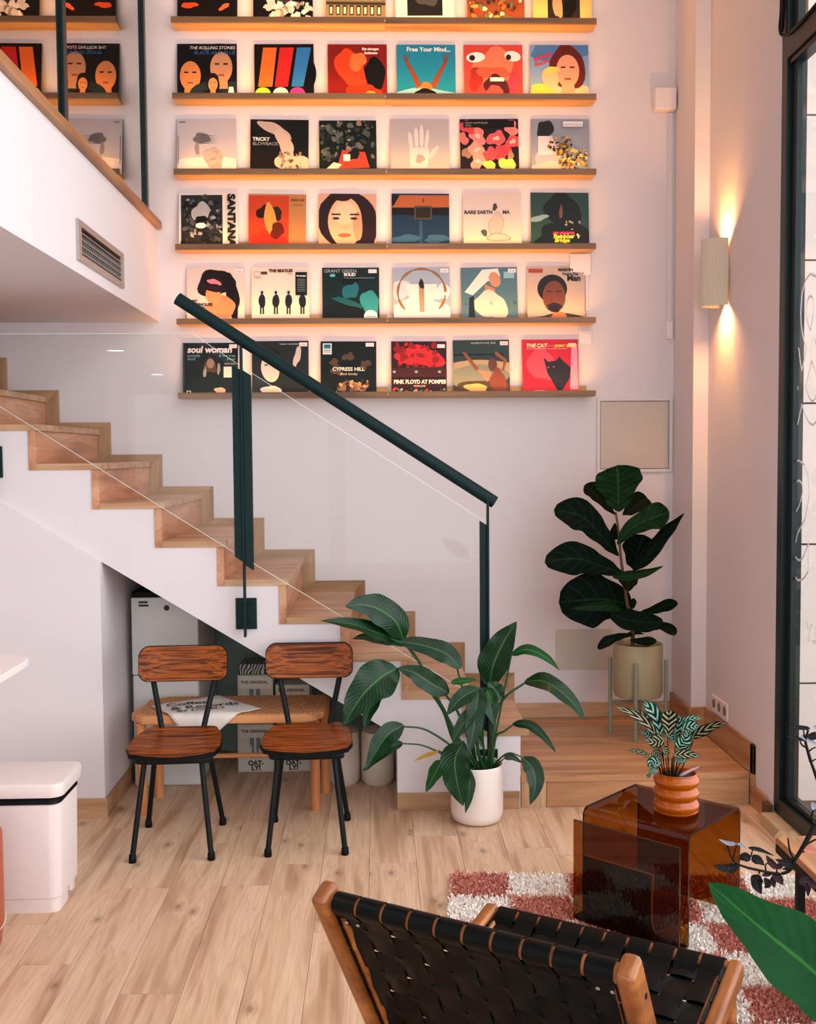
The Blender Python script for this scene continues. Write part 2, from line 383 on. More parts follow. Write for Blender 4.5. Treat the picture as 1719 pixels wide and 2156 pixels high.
# baseboards
struct('baseboard_back', MB().box(.775, 1.676, 6.012, D-.001, .153, .237), OAKX, bevel=.002)
struct('baseboard_stair', MB().box(.079, .655, SY-.013, SY-.001, 0, .082), OAKX, bevel=.002)
struct('baseboard_left', MB().box(-3.09, -1.258, 4.882, 4.894, 0, .09), OAKX, bevel=.002)
struct('baseboard_alcove', MB().box(-1.269, -1.258, 4.895, 6.02, 0, .09), OAKY, bevel=.002)
bbr = MB().box(1.664, 1.679, 5.637, 6.01, .153, .293); bbr.box(1.664, 1.76, 5.636, 5.649, .153, .293); bbr.box(1.746, 1.759, 4.88, 5.64, .153, .293); bbr.box(1.746, 1.759, 4.88, 4.92, 0, .293)
bbr.box(1.746, 1.759, 4.715, 4.879, 0, .1)
struct('baseboard_right', bbr, OAKY, bevel=.002)
struct('trim_4', MB().box(1.728, 1.76, 4.655, 4.714, 0, .085), mat('dark_stained_block', S(92, 60, 38), .7, bump=.4), bevel=.003)

# window wall on the right
FX0, FX1 = 1.772, 1.83
w = thing('window', 'tall dark teal framed shopfront window with outlined lettering', 'window', (1.8, 3, 0))
w.name = 'window_1'; w['kind'] = 'structure'; WM['window_1'] = WM['window']
for k_ in ('label', 'category'): del w[k_]
def fbox(n, *a, m=FRAME, bv=.003): return MB().box(*a).build(n, m, w, bevel=bv)
fbox('mullion', FX0-.01, FX1, 4.60, 4.659, .06, 5.2); fbox('mullion', FX0+.012, FX1, 4.548, 4.60, .06, 5.2)
for y in (1.55, -1.4): fbox('mullion', FX0, FX1, y-.04, y+.04, .06, 5.2)
fbox('transom', FX0-.012, FX1, -3.5, 4.60, 3.335, 3.44); fbox('transom', FX0, FX1, -3.5, 4.6, 3.31, 3.335)
fbox('bottom_rail', FX0-.01, FX1, -3.5, 4.6, .06, .13); fbox('bottom_rail', FX0+.012, FX1, -3.5, 4.56, .13, .155)
for a, b in ((1.59, 4.548), (-1.36, 1.51), (-3.5, -1.44)):
    for z0, z1 in ((.155, 3.31), (3.44, 5.19)): fbox('pane', 1.797, 1.803, a, b, z0, z1, m=WGLASS, bv=0)
struct('trim_5', MB().box(1.70, 1.95, -3.5, 4.654, -.1, .055), mat('tan_stone_sill', S(190, 166, 128), .8, bump=.4), bevel=.006)
cb = thing('cable', 'black cable clipped up the window post above the transom', 'cable', (1.755, 4.62, 3.4))
MB().tube(catmull([(1.752, 4.645, 5.1), (1.75, 4.66, 4.2), (1.752, 4.65, 3.62), (1.745, 4.645, 3.48), (1.752, 4.62, 3.44), (1.753, 4.5, 3.42), (1.753, 4.3, 3.43), (1.754, 4.0, 3.45)], 40), .006, 6).build('loop', BLACKP, cb, smooth=True)
MB().tube(catmull([(1.755, 4.625, 5.1), (1.755, 4.63, 4.2), (1.752, 4.63, 3.56), (1.75, 4.64, 3.46)], 24), .008, 6).build('wire', BLACKP, cb, smooth=True)
# lettering outlined on the pane, reads from outside (mirrored here)
LET = mat('grey_vinyl_outline', S(246, 246, 248), .5)
def pane_text(txt, size, yright, z, r=.0025, bold=0, sx=1):
    vs, fs = text_mesh(txt, size, outline=r, align='RIGHT', bold=bold)
    # seen from outside (looking to -X) the right-hand side is +Y
    mb = MB(); mb.add([(1.8045+v.z*.4, yright+v.x*sx, z+v.y) for v in vs], fs); return mb
pane_text('Coffee', .90, 4.18, 1.79, bold=.008, sx=.62, r=.005).build('lettering', LET, w)
pane_text('&', .90, 4.62, 1.79, bold=.008, sx=.62, r=.005).build('lettering', LET, w)
pane_text('S', .70, 4.64, 1.13, bold=.012, sx=.75, r=.005).build('lettering', LET, w)
pane_text('RECORD', .70, 4.27, 1.16, bold=.012, sx=.75).build('lettering', LET, w)
pane_text('BY LOVELY', .11, 4.43, .87, r=.0015).build('lettering', LET, w)
# street outside
st = MB().box(1.96, 9, -12, 5.0, -.4, -.05)
struct('pavement', st, mat('pale_concrete_ground', S(222, 214, 210), .8, bump=.3, bscale=20))
PANEL = mat('weathered_stone_panel', S(222, 208, 198), .85, bump=.3, bscale=14)
pw = struct('wall_outside', MB().box(1.81, 6.6, 5.012, 5.3, -.2, 7.5), mat('panel_joint_shadow', S(60, 62, 62), .9))
zs = [-.05, .555, 1.222, 1.889, 2.556, 3.223, 3.89, 4.557, 5.224, 5.9, 6.57]
for i in range(len(zs)-1):
    for a, b in ((1.812, 3.3), (3.308, 4.9), (4.908, 6.5)):
        MB().box(a, b, 5.0, 5.011, zs[i]+.006, zs[i+1]-.003).build('stone_panel', PANEL, pw)

# ------------------------------------------------------------------ record shelves
SX0, SX1 = -1.087, 1.213
shelf_z = [2.009+(5-i)*.4023 for i in range(6)]
ordn = ['top', 'second', 'third', 'fourth', 'fifth', 'lowest']
for i, z in enumerate(shelf_z):
    s_ = thing('record_shelf', f'{ordn[i]} oak picture ledge on the back wall'+(', cut by the top edge' if i == 0 else ', lit from behind its lip' if i < 5 else ', nearest the stair handrail'), 'shelf', ((SX0+SX1)/2, 5.97, z-.03), group='oak record ledges')
    for a, b in ((SX0, .063), (.064, SX1)):
        mb = MB(); mb.box(a, b, 5.905, 5.919, z-.031, z); mb.build('front_lip', SHELF, s_, bevel=.0012)
        MB().box(a, b, 5.9195, 6.018, z-.031, z-.022).build('bottom_board', SHELF_LIT, s_)
        MB().box(a+.03, b-(.03 if b > 1 else 0), 6.0185, D-.001, z-.031, z+.032).build('back_rail', SHELF_LIT, s_)
    MB().box(SX0+.02, SX1-.02, 5.9195, 5.9225, z-.018, z-.008).build('light_strip', LED, s_)
    l = area('ledge_strip_light', (.063, 5.931, z-.010), (.063, 5.951, z+.3), 2.24, .012, 6.4, (1, .42, .075), 125)
    l.parent = s_; l.location = Vector(l.location)-Vector(s_.location)

# record sleeves: simplified flat print in the colours seen
def blob(cx, cy, rx, ry, sd=0, n=18, amp=.18, rot=0):
    rr = random.Random(sd*13+5); ph = [rr.random()*6.28 for _ in range(4)]
    P = []
    for k in range(n):
        q = 2*pi*k/n; s = 1+amp*(sin(2*q+ph[0])*.5+sin(3*q+ph[1])*.4+sin(5*q+ph[2])*.25)
        x, y = rx*s*cos(q), ry*s*sin(q); P.append((cx+x*cos(rot)-y*sin(rot), cy+x*sin(rot)+y*cos(rot)))
    return P
def E_(c, x, y, rx, ry, rot=0): return ('p', c, blob(x, y, rx, ry, 0, 24, 0, rot))
def B_(c, x, y, rx, ry, sd=1, rot=0, amp=.25): return ('p', c, blob(x, y, rx, ry, sd, 26, amp, rot))
def R_(c, x0, y0, x1, y1): return ('p', c, [(x0, y0), (x1, y0), (x1, y1), (x0, y1)])
def P_(c, *xy): return ('p', c, [(xy[i], xy[i+1]) for i in range(0, len(xy), 2)])
def SC_(cols, n, x0, y0, x1, y1, s, sd=1):
    r = random.Random(sd); out = []
    for _ in range(n):
        c = r.choice(cols); k = s*(.5+r.random()); out.append(('p', c, blob(x0+(x1-x0)*r.random(), y0+(y1-y0)*r.random(), k, k*(.5+r.random()*.7), r.randint(0, 99), 7, .4, r.random()*3)))
    return out
def T_(c, t, x, y, s, al='LEFT', sh=0, b=0, rot=0): return ('t', c, t, x, y, s, al, sh, b, rot)
def bust(x, y, s, skin, hair, cloth, sd=1, long=0):
    o = [B_(cloth, x, y-.62*s, .62*s, .36*s, sd, 0, .08), B_(hair, x, y+.05*s, .33*s, (.45+.3*long)*s, sd+1, 0, .12), P_(skin, x-.11*s, y-.1*s, x+.11*s, y-.1*s, x+.13*s, y-.45*s, x-.13*s, y-.45*s), E_(skin, x, y-.02*s, .22*s, .32*s)]
    o += [R_(hair, x-.13*s, y+.04*s, x-.04*s, y+.07*s), R_(hair, x+.04*s, y+.04*s, x+.13*s, y+.07*s), R_('8a3a30', x-.06*s, y-.19*s, x+.06*s, y-.155*s)]
    return o
STK = [R_('f0e4e4', .84, .9, .98, .97), T_('705860', '14,95', .855, .915, .045)]
def cov(bg, ops, lab, rim=None): return (bg, ops, lab)
rows = [
 # top row (only the lower edge is in view)
 [((375, 500), cov('0c0808', [B_('c2401c', .2, .36, .14, .05, 2), B_('e05a34', .78, .34, .1, .04, 4, .5), E_('f08a60', .13, .15, .03, .02)], 'black sleeve with small red shapes')),
  ((535, 660), cov('0a0a0c', [B_('d8d0cc', .45, .45, .2, .2, 3), B_('30302e', .5, .5, .14, .14, 5), *SC_(['c8c0bc', '8a8480', 'e8e0dc'], 26, .2, .13, .95, .4, .06, 3)], 'black sleeve with tangled white drawing')),
  ((688, 812), cov('8a7a5c', [*[R_('2a2418', .05+.115*i, .2, .12+.115*i, .37) for i in range(8)], *[R_('efe6c8', .065+.115*i, .22, .105+.115*i, .34) for i in range(8)], R_('3a3020', 0, .38, 1, .42), *[R_('efe6c8', .065+.115*i, .46, .105+.115*i, .6) for i in range(8)]], 'brown sleeve with rows of lit windows')),
  ((835, 957), cov('f0e8e0', [R_('1a1c1e', .2, .2, .8, .9), B_('4a4c4c', .5, .6, .2, .25, 3)], 'white sleeve with a dark square picture')),
  ((986, 1105), cov('8c4a2c', SC_(['e0702c', 'e8b048', 'c83c20', '6c7448', 'f0e0b0', '3a2a20'], 90, .03, .1, .97, .9, .04, 8), 'densely patterned orange and red sleeve')),
  ((1124, 1246), cov('e8c074', [R_('28201c', .25, .1, .8, .9), B_('b89878', .42, .4, .08, .25, 3), B_('0c0c0c', .62, .4, .12, .25, 5)], 'cream sleeve with a dark framed photo'))],
 [((374, 501), cov('101418', [B_('1e4048', .45, .7, .3, .25, 2), B_('0c0c10', .25, .75, .26, .3, 8), *bust(.22, .46, .8, 'c07848', '0c0c10', 'd88428', 4, 1), *bust(.74, .6, .85, 'b08060', '0c0a0c', '1c2830', 7), *bust(.6, .3, .36, 'c08050', '181010', '100c0c', 9), P_('a8c8d8', .84, .06, .97, .06, .94, .25, .87, .25), T_('e8e8ec', 'THE ROLLING STONES', .97, .9, .075, 'RIGHT', .2), T_('28689c', 'BLACK AND BLUE', .97, .81, .085, 'RIGHT', .2)], 'dark sleeve with three close-up portraits and slanted white lettering')),
  ((537, 663), cov('0a0808', [P_('e86a28', .15, .94, .38, .94, .3, .26, .06, .26), P_('c82420', .43, .94, .67, .94, .56, .26, .34, .26), P_('2a74b4', .72, .94, .96, .94, .82, .26, .62, .26), E_('b4dc3c', .14, .14, .13, .11), E_('e8d0d4', .44, .14, .13, .11), E_('e8388c', .72, .14, .13, .11)], 'black sleeve with slanted orange, red and blue bars')),
  ((692, 816), cov('7c1810', [B_('0c0808', .75, .45, .22, .3, 4), B_('d8401c', .4, .55, .22, .4, 6, .3), B_('e87038', .5, .7, .14, .16, 2), B_('e03418', .6, .2, .3, .1, 9), E_('f0a028', .72, .16, .08, .03), T_('f4dcd8', 'the stooges', .58, .9, .06, b=.004), T_('f4dcd8', 'funhouse', .62, .83, .06, b=.004)], 'flame red and black sleeve with white outlined lettering')),
  ((837, 960), cov('1c84a4', [B_('88c0d0', .5, .1, .6, .14, 3), P_('8c4424', .13, .72, .19, .72, .34, .46, .42, .3, .34, .22, .27, .42), P_('8c4424', .87, .72, .81, .72, .66, .46, .58, .3, .66, .22, .73, .42), *[P_('7c3c20', .14+.012*i, .72, .155+.012*i, .72, .09+.045*i, .84-.008*abs(i-2), .078+.045*i, .84-.008*abs(i-2)) for i in range(4)], *[P_('7c3c20', .86-.012*i, .72, .845-.012*i, .72, .91-.045*i, .84, .922-.045*i, .84) for i in range(4)], E_('d07838', .5, .25, .1, .1), B_('141010', .5, .14, .18, .09, 3), T_('f0f4f4', 'Free Your Mind...', .17, .88, .105, b=.003)], 'turquoise sleeve with two raised arms')),
  ((979, 1102), cov('c84838', [B_('e87858', .5, .62, .34, .32, 4), B_('a02c28', .2, .4, .12, .2, 5), B_('b03c4c', .85, .35, .1, .2, 2), E_('f4ece4', .2, .78, .16, .09, .1), E_('f4ece4', .83, .8, .14, .09, -.2), E_('301818', .14, .77, .05, .05), E_('301818', .76, .78, .045, .05), B_('e4583c', .5, .5, .26, .12, 7), B_('481c20', .55, .28, .2, .2, 3), R_('f4ecdc', .44, .36, .68, .43), B_('d85048', .52, .2, .12, .1, 8)], 'red sleeve with a wide-open painted face')),
  ((1118, 1241), cov('7c9cc0', [B_('4a78ac', .6, .9, .6, .2, 2), *bust(.64, .56, .9, 'd89878', '5c1c14', 'e8b898', 2), B_('e8c04c', .18, .2, .22, .12, 5), E_('ecb088', .34, .42, .14, .19, .3), B_('f0c860', .36, .56, .13, .06, 3, .3), T_('d03840', 'BOWIE', .08, .7, .1, b=.004, rot=.35), T_('d03840', 'PINUPS', .09, .61, .08, b=.003, rot=.35)], 'sky blue sleeve with two bare-shouldered people leaning together'))],
 [((375, 499), cov('b8b0b4', [B_('d8ccc8', .5, .1, .8, .25, 2, 0, .05), B_('686468', .42, .66, .15, .09, 5, -.2), *[P_('585458', .4, .72-.035*i, .72, .7-.03*i, .4, .705-.035*i) for i in range(5)], B_('8c8484', .34, .48, .035, .12, 3), B_('b0a098', .62, .3, .16, .2, 6), *SC_(['8c7c74', '988880'], 60, .5, .14, .76, .46, .007, 4), R_('5c5458', .05, .93, .15, .945), R_('6c6468', .02, .2, .032, .7)], 'pale grey sleeve with a small sketched torso')),
  ((528, 650), cov('141210', [B_('b8a498', .42, .82, .3, .1, 3, -.4), B_('c0ac9c', .6, .55, .12, .3, 5, .5), B_('c8b09c', .75, .22, .3, .17, 7), *SC_(['5c4838', '8c7460'], 24, .5, .12, .95, .42, .025, 5), B_('0c1010', .86, .75, .16, .22, 6), T_('e8e4e0', 'TRICKY', .04, .62, .085, b=.003), T_('a8a4a0', 'BLOWBACK', .04, .54, .08)], 'dark sleeve with drifting pale smoke')),
  ((674, 794), cov('101614', [*SC_(['2c3430', '445048', '1c2420', '5c6058', '887868'], 80, .03, .3, .97, .97, .045, 7), P_('a8382c', .4, .46, .8, .42, .88, .14, .3, .12), B_('101010', .6, .38, .1, .1, 4), R_('e0dcd8', .42, .26, .54, .38), P_('e8ccb0', .1, .1, .3, .1, .4, .2, .25, .24)], 'dark sleeve crowded with tiny instruments around a red rug')),
  ((824, 947), cov('a8a4a8', [B_('bcb0ac', .5, .08, .7, .12, 2, 0, .05), P_('ccc4c4', .33, .14, .62, .14, .66, .38, .64, .5, .32, .5), E_('ccc4c4', .34, .62, .035, .16, .12), E_('d0c8c8', .44, .68, .035, .18, .03), E_('d0c8c8', .53, .7, .036, .2), E_('ccc4c4', .62, .64, .034, .18, -.12), E_('c4bcbc', .73, .42, .045, .14, -.6), B_('989090', .5, .3, .08, .07, 5)], 'grey sleeve with a single open hand')),
  ((971, 1094), cov('1a1214', [*[B_(c, x, y, s, s, i, 0, .35) for i, (c, x, y, s) in enumerate([('e07878', .3, .7, .14), ('d8545c', .62, .66, .14), ('c83c44', .72, .42, .14), ('e88c84', .28, .46, .14), ('d04850', .5, .38, .12), ('e09088', .3, .26, .13), ('e8c85c', .5, .18, .1), ('ecc860', .8, .2, .13), ('c84c54', .92, .6, .12), ('d86868', .04, .66, .1), ('e88078', .88, .84, .12), ('c04048', .12, .86, .12), ('8c7058', .1, .4, .08), ('947c60', .86, .36, .06)])], *[B_('f0b4a4', x, y, .05, .04, i, 0, .4) for i, (x, y) in enumerate([(.3, .7), (.62, .66), (.28, .46), (.3, .26), (.9, .6)])], R_('0c0c0e', .06, .85, .93, .97), T_('a8b09c', 'NIGHT LIGHTS BAND', .09, .915, .04), T_('a8b09c', 'ALMA', .09, .87, .04)], 'floral sleeve of pink and red roses on black')),
  ((1119, 1243), cov('8890a0', [B_('a8a8b8', .4, .3, .3, .3, 3), B_('1c2024', .24, .8, .14, .18, 2), P_('d0ccd4', .12, .7, .36, .7, .46, .4, .12, .36), B_('e0b8b0', .3, .16, .28, .1, 4), *SC_(['c89838', '2c2418', '6c5020', 'e8c058'], 120, .45, .13, .95, .46, .025, 9), *SC_(['c89838', '2c2418', '6c5020'], 50, .3, .44, .68, .66, .022, 4), R_('e8e4e8', .54, .84, .88, .93), T_('707888', 'SANTOGOLD', .55, .855, .06)], 'blue-grey sleeve with a figure and a spray of gold glitter'))],
 [((378, 503), cov('d8d0c8', [R_('28282a', .04, .06, .74, .96), *SC_(['585858', '909090', '181818', '404040'], 90, .07, .1, .72, .94, .035, 3), B_('a0a0a0', .38, .66, .15, .16, 4), B_('101010', .38, .52, .1, .07, 2), E_('dcdcdc', .38, .42, .09, .05), T_('1c1c1c', 'SANTANA', .84, .96, .17, b=.01, rot=-pi/2)], 'black and white beast sleeve with vertical lettering')),
  ((524, 645), cov('a87448', [R_('b03c20', .0, .0, .7, .97), B_('c82c18', .35, .2, .3, .14, 3), B_('241410', .28, .68, .14, .12, 4), B_('2c1c14', .48, .66, .1, .12, 6), B_('e09048', .38, .55, .1, .3, 3, .1, .15), B_('581c10', .5, .35, .12, .14, 5), T_('5c3418', 'SABIA LUZ', .73, .88, .05, b=.002), R_('744824', .76, .8, .94, .81)], 'rust and tan sleeve with a pale dancing figure')),
  ((672, 793), cov('c89c84', [B_('241418', .5, .55, .52, .56, 3, 0, .15), B_('d8a888', .46, .5, .3, .44, 0, 0, .03), B_('e8bc9c', .46, .66, .2, .2, 2, 0, .05), B_('c48c70', .68, .42, .08, .26, 3, 0, .05), *[P_('241418', .70+.05*i, .8-.1*i, .97, .62-.12*i, .98, .58-.12*i, .74+.03*i, .66-.1*i) for i in range(5)], B_('2a1618', .45, .98, .24, .1, 2), R_('2c1818', .22, .62, .38, .645), R_('2c1818', .54, .62, .7, .645), E_('3c2420', .3, .56, .06, .022), E_('3c2420', .61, .56, .06, .022), B_('b85c4c', .45, .26, .11, .035, 2, 0, .1), P_('c89078', .42, .38, .5, .38, .47, .42)], 'sleeve with a close portrait, long dark hair')),
  ((826, 947), cov('18304c', [P_('a85c34', .0, .97, 1, .97, 1, .76, 0, .74), P_('140c0c', 0, .97, .14, .97, .03, .78, 0, .78), E_('5c2c18', .55, .88, .012, .04), R_('14100e', 0, .62, 1, .75), R_('4c4038', .39, .54, .7, .78), R_('241c18', .42, .57, .67, .75), P_('28486c', .48, .52, .53, .52, .54, .1, .47, .1), B_('305878', .25, .2, .24, .07, 4), B_('305878', .78, .2, .22, .07, 5)], 'sleeve with blue jeans and a broad belt buckle')),
  ((977, 1099), cov('c8bcb8', [B_('e0c8b0', .5, .1, .7, .14, 3, 0, .05), T_('2c2c2c', 'RARE EARTH', .02, .63, .085, b=.003), T_('2c2c2c', 'MA', .68, .63, .085, b=.003), B_('a89890', .57, .45, .13, .2, 4), B_('b8aca4', .57, .45, .115, .185, 4), B_('38403c', .55, .75, .04, .06, 5), B_('908078', .6, .22, .18, .08, 8), B_('c4b4a8', .6, .22, .16, .065, 8), B_('504844', .36, .3, .05, .06, 6)], 'pale grey sleeve with a seated line figure')),
  ((1119, 1241), cov('24403c', [B_('101414', .55, .7, .3, .3, 3), B_('0e1210', .55, .2, .52, .26, 5), B_('80a0a0', .14, .55, .16, .05, 2, .2), B_('6c4838', .52, .66, .03, .12, 4), *SC_(['d8c8b0', '988870'], 14, .6, .2, .9, .5, .02, 5), T_('e04468', 'JIMI HENDRIX', .38, .27, .06, b=.002), T_('f0d040', 'Rainbow', .38, .2, .1, b=.004, sh=.2), T_('f0d040', 'Bridge', .4, .13, .1, b=.004, sh=.2)], 'dark green sleeve with a shadowed head and yellow script'))],
 [((395, 517), cov('d4c0b8', [B_('1c1414', .5, .72, .3, .26, 3, .5), B_('141012', .78, .5, .12, .4, 5, .2), B_('c07c58', .58, .28, .26, .2, 4), E_('c8885c', .46, .5, .13, .17, .3), B_('d8788c', .48, .74, .12, .05, 3, -.2), B_('241418', .46, .64, .17, .07, 6), T_('1c1414', 'AMY', .04, .38, .07, b=.003), T_('1c1414', 'WINEHOUSE', .04, .32, .07, b=.003), T_('1c1414', 'LIONESS:', .04, .26, .07, b=.003), T_('1c1414', 'HIDDEN', .04, .2, .07, b=.003), *STK], 'pale sleeve, person with tall dark hair')),
  ((531, 653), cov('dcccc0', [T_('242020', 'THE BEATLES', .3, .91, .07, b=.004), R_('483c38', .04, .83, .14, .92), R_('dcccc0', .045, .835, .135, .915), R_('483c38', .16, .87, .27, .92), T_('a07868', 'HELP!', .05, .79, .05), *[B_('182028', x, .4, .06, .12, i, 0, .08) for i, x in enumerate((.18, .42, .64, .88))], *[R_('182028', x-.035, .17, x-.01, .32) for x in (.18, .42, .64, .88)], *[R_('182028', x+.01, .17, x+.035, .32) for x in (.18, .42, .64, .88)], *[E_('182028', x, .55, .022, .03) for x in (.18, .42, .64, .88)], R_('10181c', .76, .5, .96, .91), T_('e8dcd8', 'The Beatles', .775, .83, .035, b=.002), *[R_('889490', .79, .78-i*.03, .93, .788-i*.03) for i in range(8)], T_('70504c', '34,95', .62, .86, .04)], 'cream sleeve with a row of small dark standing figures')),
  ((680, 800), cov('0c2024', [B_('0a1418', .5, .2, .5, .2, 3), B_('1c6470', .5, .6, .14, .16, 4), B_('2c8890', .84, .36, .16, .24, 6), B_('18505c', .45, .38, .3, .05, 5, -.35), B_('081214', .5, .78, .16, .08, 2), T_('a8b4b4', 'GRANT GREEN', .03, .91, .085), T_('f0f0f0', 'SOLID', .38, .85, .075, b=.003), R_('88a8a8', .38, .81, .92, .818), E_('58b0b8', .18, .86, .05, .03), E_('e0e4e8', .85, .13, .12, .11), R_('4c78b0', .76, .12, .94, .13), R_('e8dce0', .81, .9, .96, .97)], 'black sleeve with teal-lit guitarist and white title capitals')),
  ((830, 950), cov('98a8bc', [B_('d8d4d8', .5, .2, .6, .25, 3), B_('c8ccd4', .15, .6, .2, .16, 5), B_('e0dcdc', .85, .55, .16, .14, 4), ('ring', '8c6438', .5, .55, .42, .035), P_('e8dcd8', .22, .7, .78, .7, .66, .2, .34, .2), P_('a4886c', .45, .72, .55, .72, .54, .2, .46, .2), B_('241c1c', .5, .7, .04, .09, 3), *STK], 'sky sleeve with a golden braided ring')),
  ((973, 1092), cov('4c7080', [P_('e8dcd8', .06, .56, .38, .96, .66, .98, .7, .84, .46, .74, .2, .5), E_('c08c70', .6, .78, .1, .14, .3), P_('b07c60', .42, .7, .6, .62, .6, .5, .42, .54), B_('e0ccc0', .52, .32, .28, .26, 3), P_('1c2830', .14, .45, .22, .5, .24, .05, .12, .05), T_('202830', 'L', .06, .33, .08), T_('585048', 'U', .5, .33, .08), T_('202830', 'X', .92, .33, .08), R_('84b4c4', .76, .8, .95, .92), *STK], 'slate blue sleeve with a white-veiled person in profile')),
  ((1111, 1232), cov('bca89c', [E_('1c1412', .44, .6, .26, .25), E_('6c3c28', .47, .46, .2, .28), B_('241814', .48, .3, .12, .05, 3), B_('3c3030', .5, .06, .5, .1, 4), B_('d8744c', .54, .12, .14, .07, 5), B_('1c100c', .47, .24, .1, .05, 6), R_('3c1c14', .34, .54, .44, .56), R_('3c1c14', .5, .54, .6, .56), R_('a04030', .03, .88, .28, .95), T_('241c18', 'MARVIN', .55, .91, .07, b=.004), T_('1c1414', "You're The", .62, .84, .06, b=.003), T_('1c1414', 'Man', .7, .74, .14, b=.006), R_('f0e4e4', .83, .9, .98, .97)], 'tan sleeve with a bearded person, chin on hand'))],
 [((386, 503), cov('0e1c20', [R_('3c5054', .01, .03, .022, .97), B_('4c3c34', .5, .58, .1, .14, 3), E_('8c7464', .5, .62, .07, .09), B_('88888c', .4, .46, .03, .1, 4), B_('88888c', .65, .52, .03, .1, 5), B_('e8b89c', .68, .12, .1, .06, 6), T_('ecdcdc', 'soul woman', .08, .82, .165, b=.006, sh=.15), T_('80b0b8', 'michelle', .08, .74, .07), T_('80b0b8', 'david', .08, .68, .07), T_('80b0b8', '& the true', .95, .74, .07, 'RIGHT'), T_('80b0b8', 'tones', .95, .68, .07, 'RIGHT'), R_('d8d0d0', .74, .36, .9, .56), T_('e8e0e0', 'ROCK SOUL', .95, .6, .035, 'RIGHT'), R_('ecdcc0', .07, .04, .15, .12), R_('0e1c20', .085, .055, .135, .105), *STK], 'near-black sleeve headed by big white lower-case lettering')),
  ((532, 652), cov('1c2428', [E_('c0b8b8', .32, .5, .16, .24, .2), B_('101416', .3, .76, .2, .1, 4), B_('b8b0b0', .8, .72, .06, .18, 5, -.2), B_('e0ccc0', .35, .1, .18, .1, 6), R_('242428', .22, .56, .28, .58), R_('242428', .38, .54, .44, .56), T_('d8d4d4', '"HEROES" DAVID BOWIE', .48, .93, .035), *STK], 'dark sleeve with a monochrome person raising a flat hand')),
  ((676, 794), cov('0c1414', [*[B_('4c3c30', x, y, .09, .08, i, 0, .5) for i, (x, y) in enumerate([(.25, .6), (.5, .72), (.8, .58), (.28, .46)])], B_('8c6c50', .55, .17, .2, .11, 8, 0, .4), B_('181410', .5, .17, .05, .04, 2), *SC_(['6c5440', 'a88468', '2c2420'], 40, .25, .08, .85, .3, .025, 6), T_('ece4dc', 'CYPRESS HILL', .5, .46, .095, 'CENTER', b=.002), T_('d0c8c0', 'Black Sunday', .5, .385, .06, 'CENTER', sh=.3), R_('d8e4e4', .04, .76, .2, .96), R_('28687c', .06, .87, .18, .94), *[R_('405054', .06, .85-i*.02, .18, .857-i*.02) for i in range(4)], R_('e8dce0', .81, .9, .96, .97)], 'black sleeve with smoky brown shapes, white sticker')),
  ((825, 942), cov('2c1418', [B_('d8282c', .52, .72, .4, .2, 3, 0, .35), *SC_(['c8242c', '8c1c20'], 30, .08, .5, .95, .95, .05, 5), R_('3c1c1c', 0, .34, 1, .52), *[E_('80a0a8', x, .44, .03, .025) for x in (.05, .45, .87)], T_('f0dcd8', 'PINK FLOYD AT POMPEII', .04, .22, .098, b=.004), *SC_(['3c9468', 'c83030', '202828', 'c0b8a8'], 50, .03, .02, .97, .13, .025, 6), T_('e8d8d0', 'MCMLXXII', .4, .16, .045), R_('ece0e0', .83, .87, .97, .94)], 'black and red sleeve with bold white capitals')),
  ((956, 1075), cov('283c3c', [B_('a89474', .5, .5, .7, .14, 3, 0, .1), B_('7c8474', .4, .35, .6, .2, 4, 0, .1), B_('4c3c2c', .5, .12, .6, .14, 5), B_('e0b468', .4, .14, .2, .08, 6), R_('14201e', .02, .72, .9, .75), P_('84503c', .16, .78, .22, .78, .46, .48, .4, .44), P_('84503c', .76, .8, .96, .64, .9, .44, .86, .44, .9, .62, .74, .74), E_('5c3c30', .7, .55, .08, .12), P_('b08468', .42, .48, .68, .42, .6, .24), B_('78402c', .8, .24, .14, .24, 3), T_('d8e0dc', 'SOLDIER OF LOVE  SADE', .32, .93, .04), *STK], 'stormy green sleeve with a person lifting both arms')),
  ((1101, 1220), cov('c41c34', [B_('e8485c', .35, .55, .25, .3, 3), P_('201c20', .38, .68, .46, .6, .6, .62, .66, .69, .72, .62, .86, .5, .84, .3, .7, .08, .62, .08, .44, .4), E_('c85068', .46, .5, .02, .01), E_('c85068', .56, .51, .02, .01), P_('e890b0', .88, .88, .98, .9, .99, .1, .84, .1, .86, .45), T_('f0d8a0', 'THE CAT', .07, .86, .09, b=.005, sh=.2), T_('e88c80', 'the incredible', .35, .87, .05, sh=.2), T_('f0c848', 'JIMMY SMITH', .58, .86, .07, b=.003, sh=.2), R_('f0b0a8', .07, .83, .8, .838), E_('f0d060', .3, .06, .2, .03), R_('f0e0e8', .82, .86, .96, .93)], 'bright red sleeve with a black cat silhouette'))]]
posn = ['leftmost', 'second from left', 'third from left', 'third from right', 'second from right', 'rightmost']
def printmat(c): return mat('print_'+c, HX(c), .3, spec=.22)
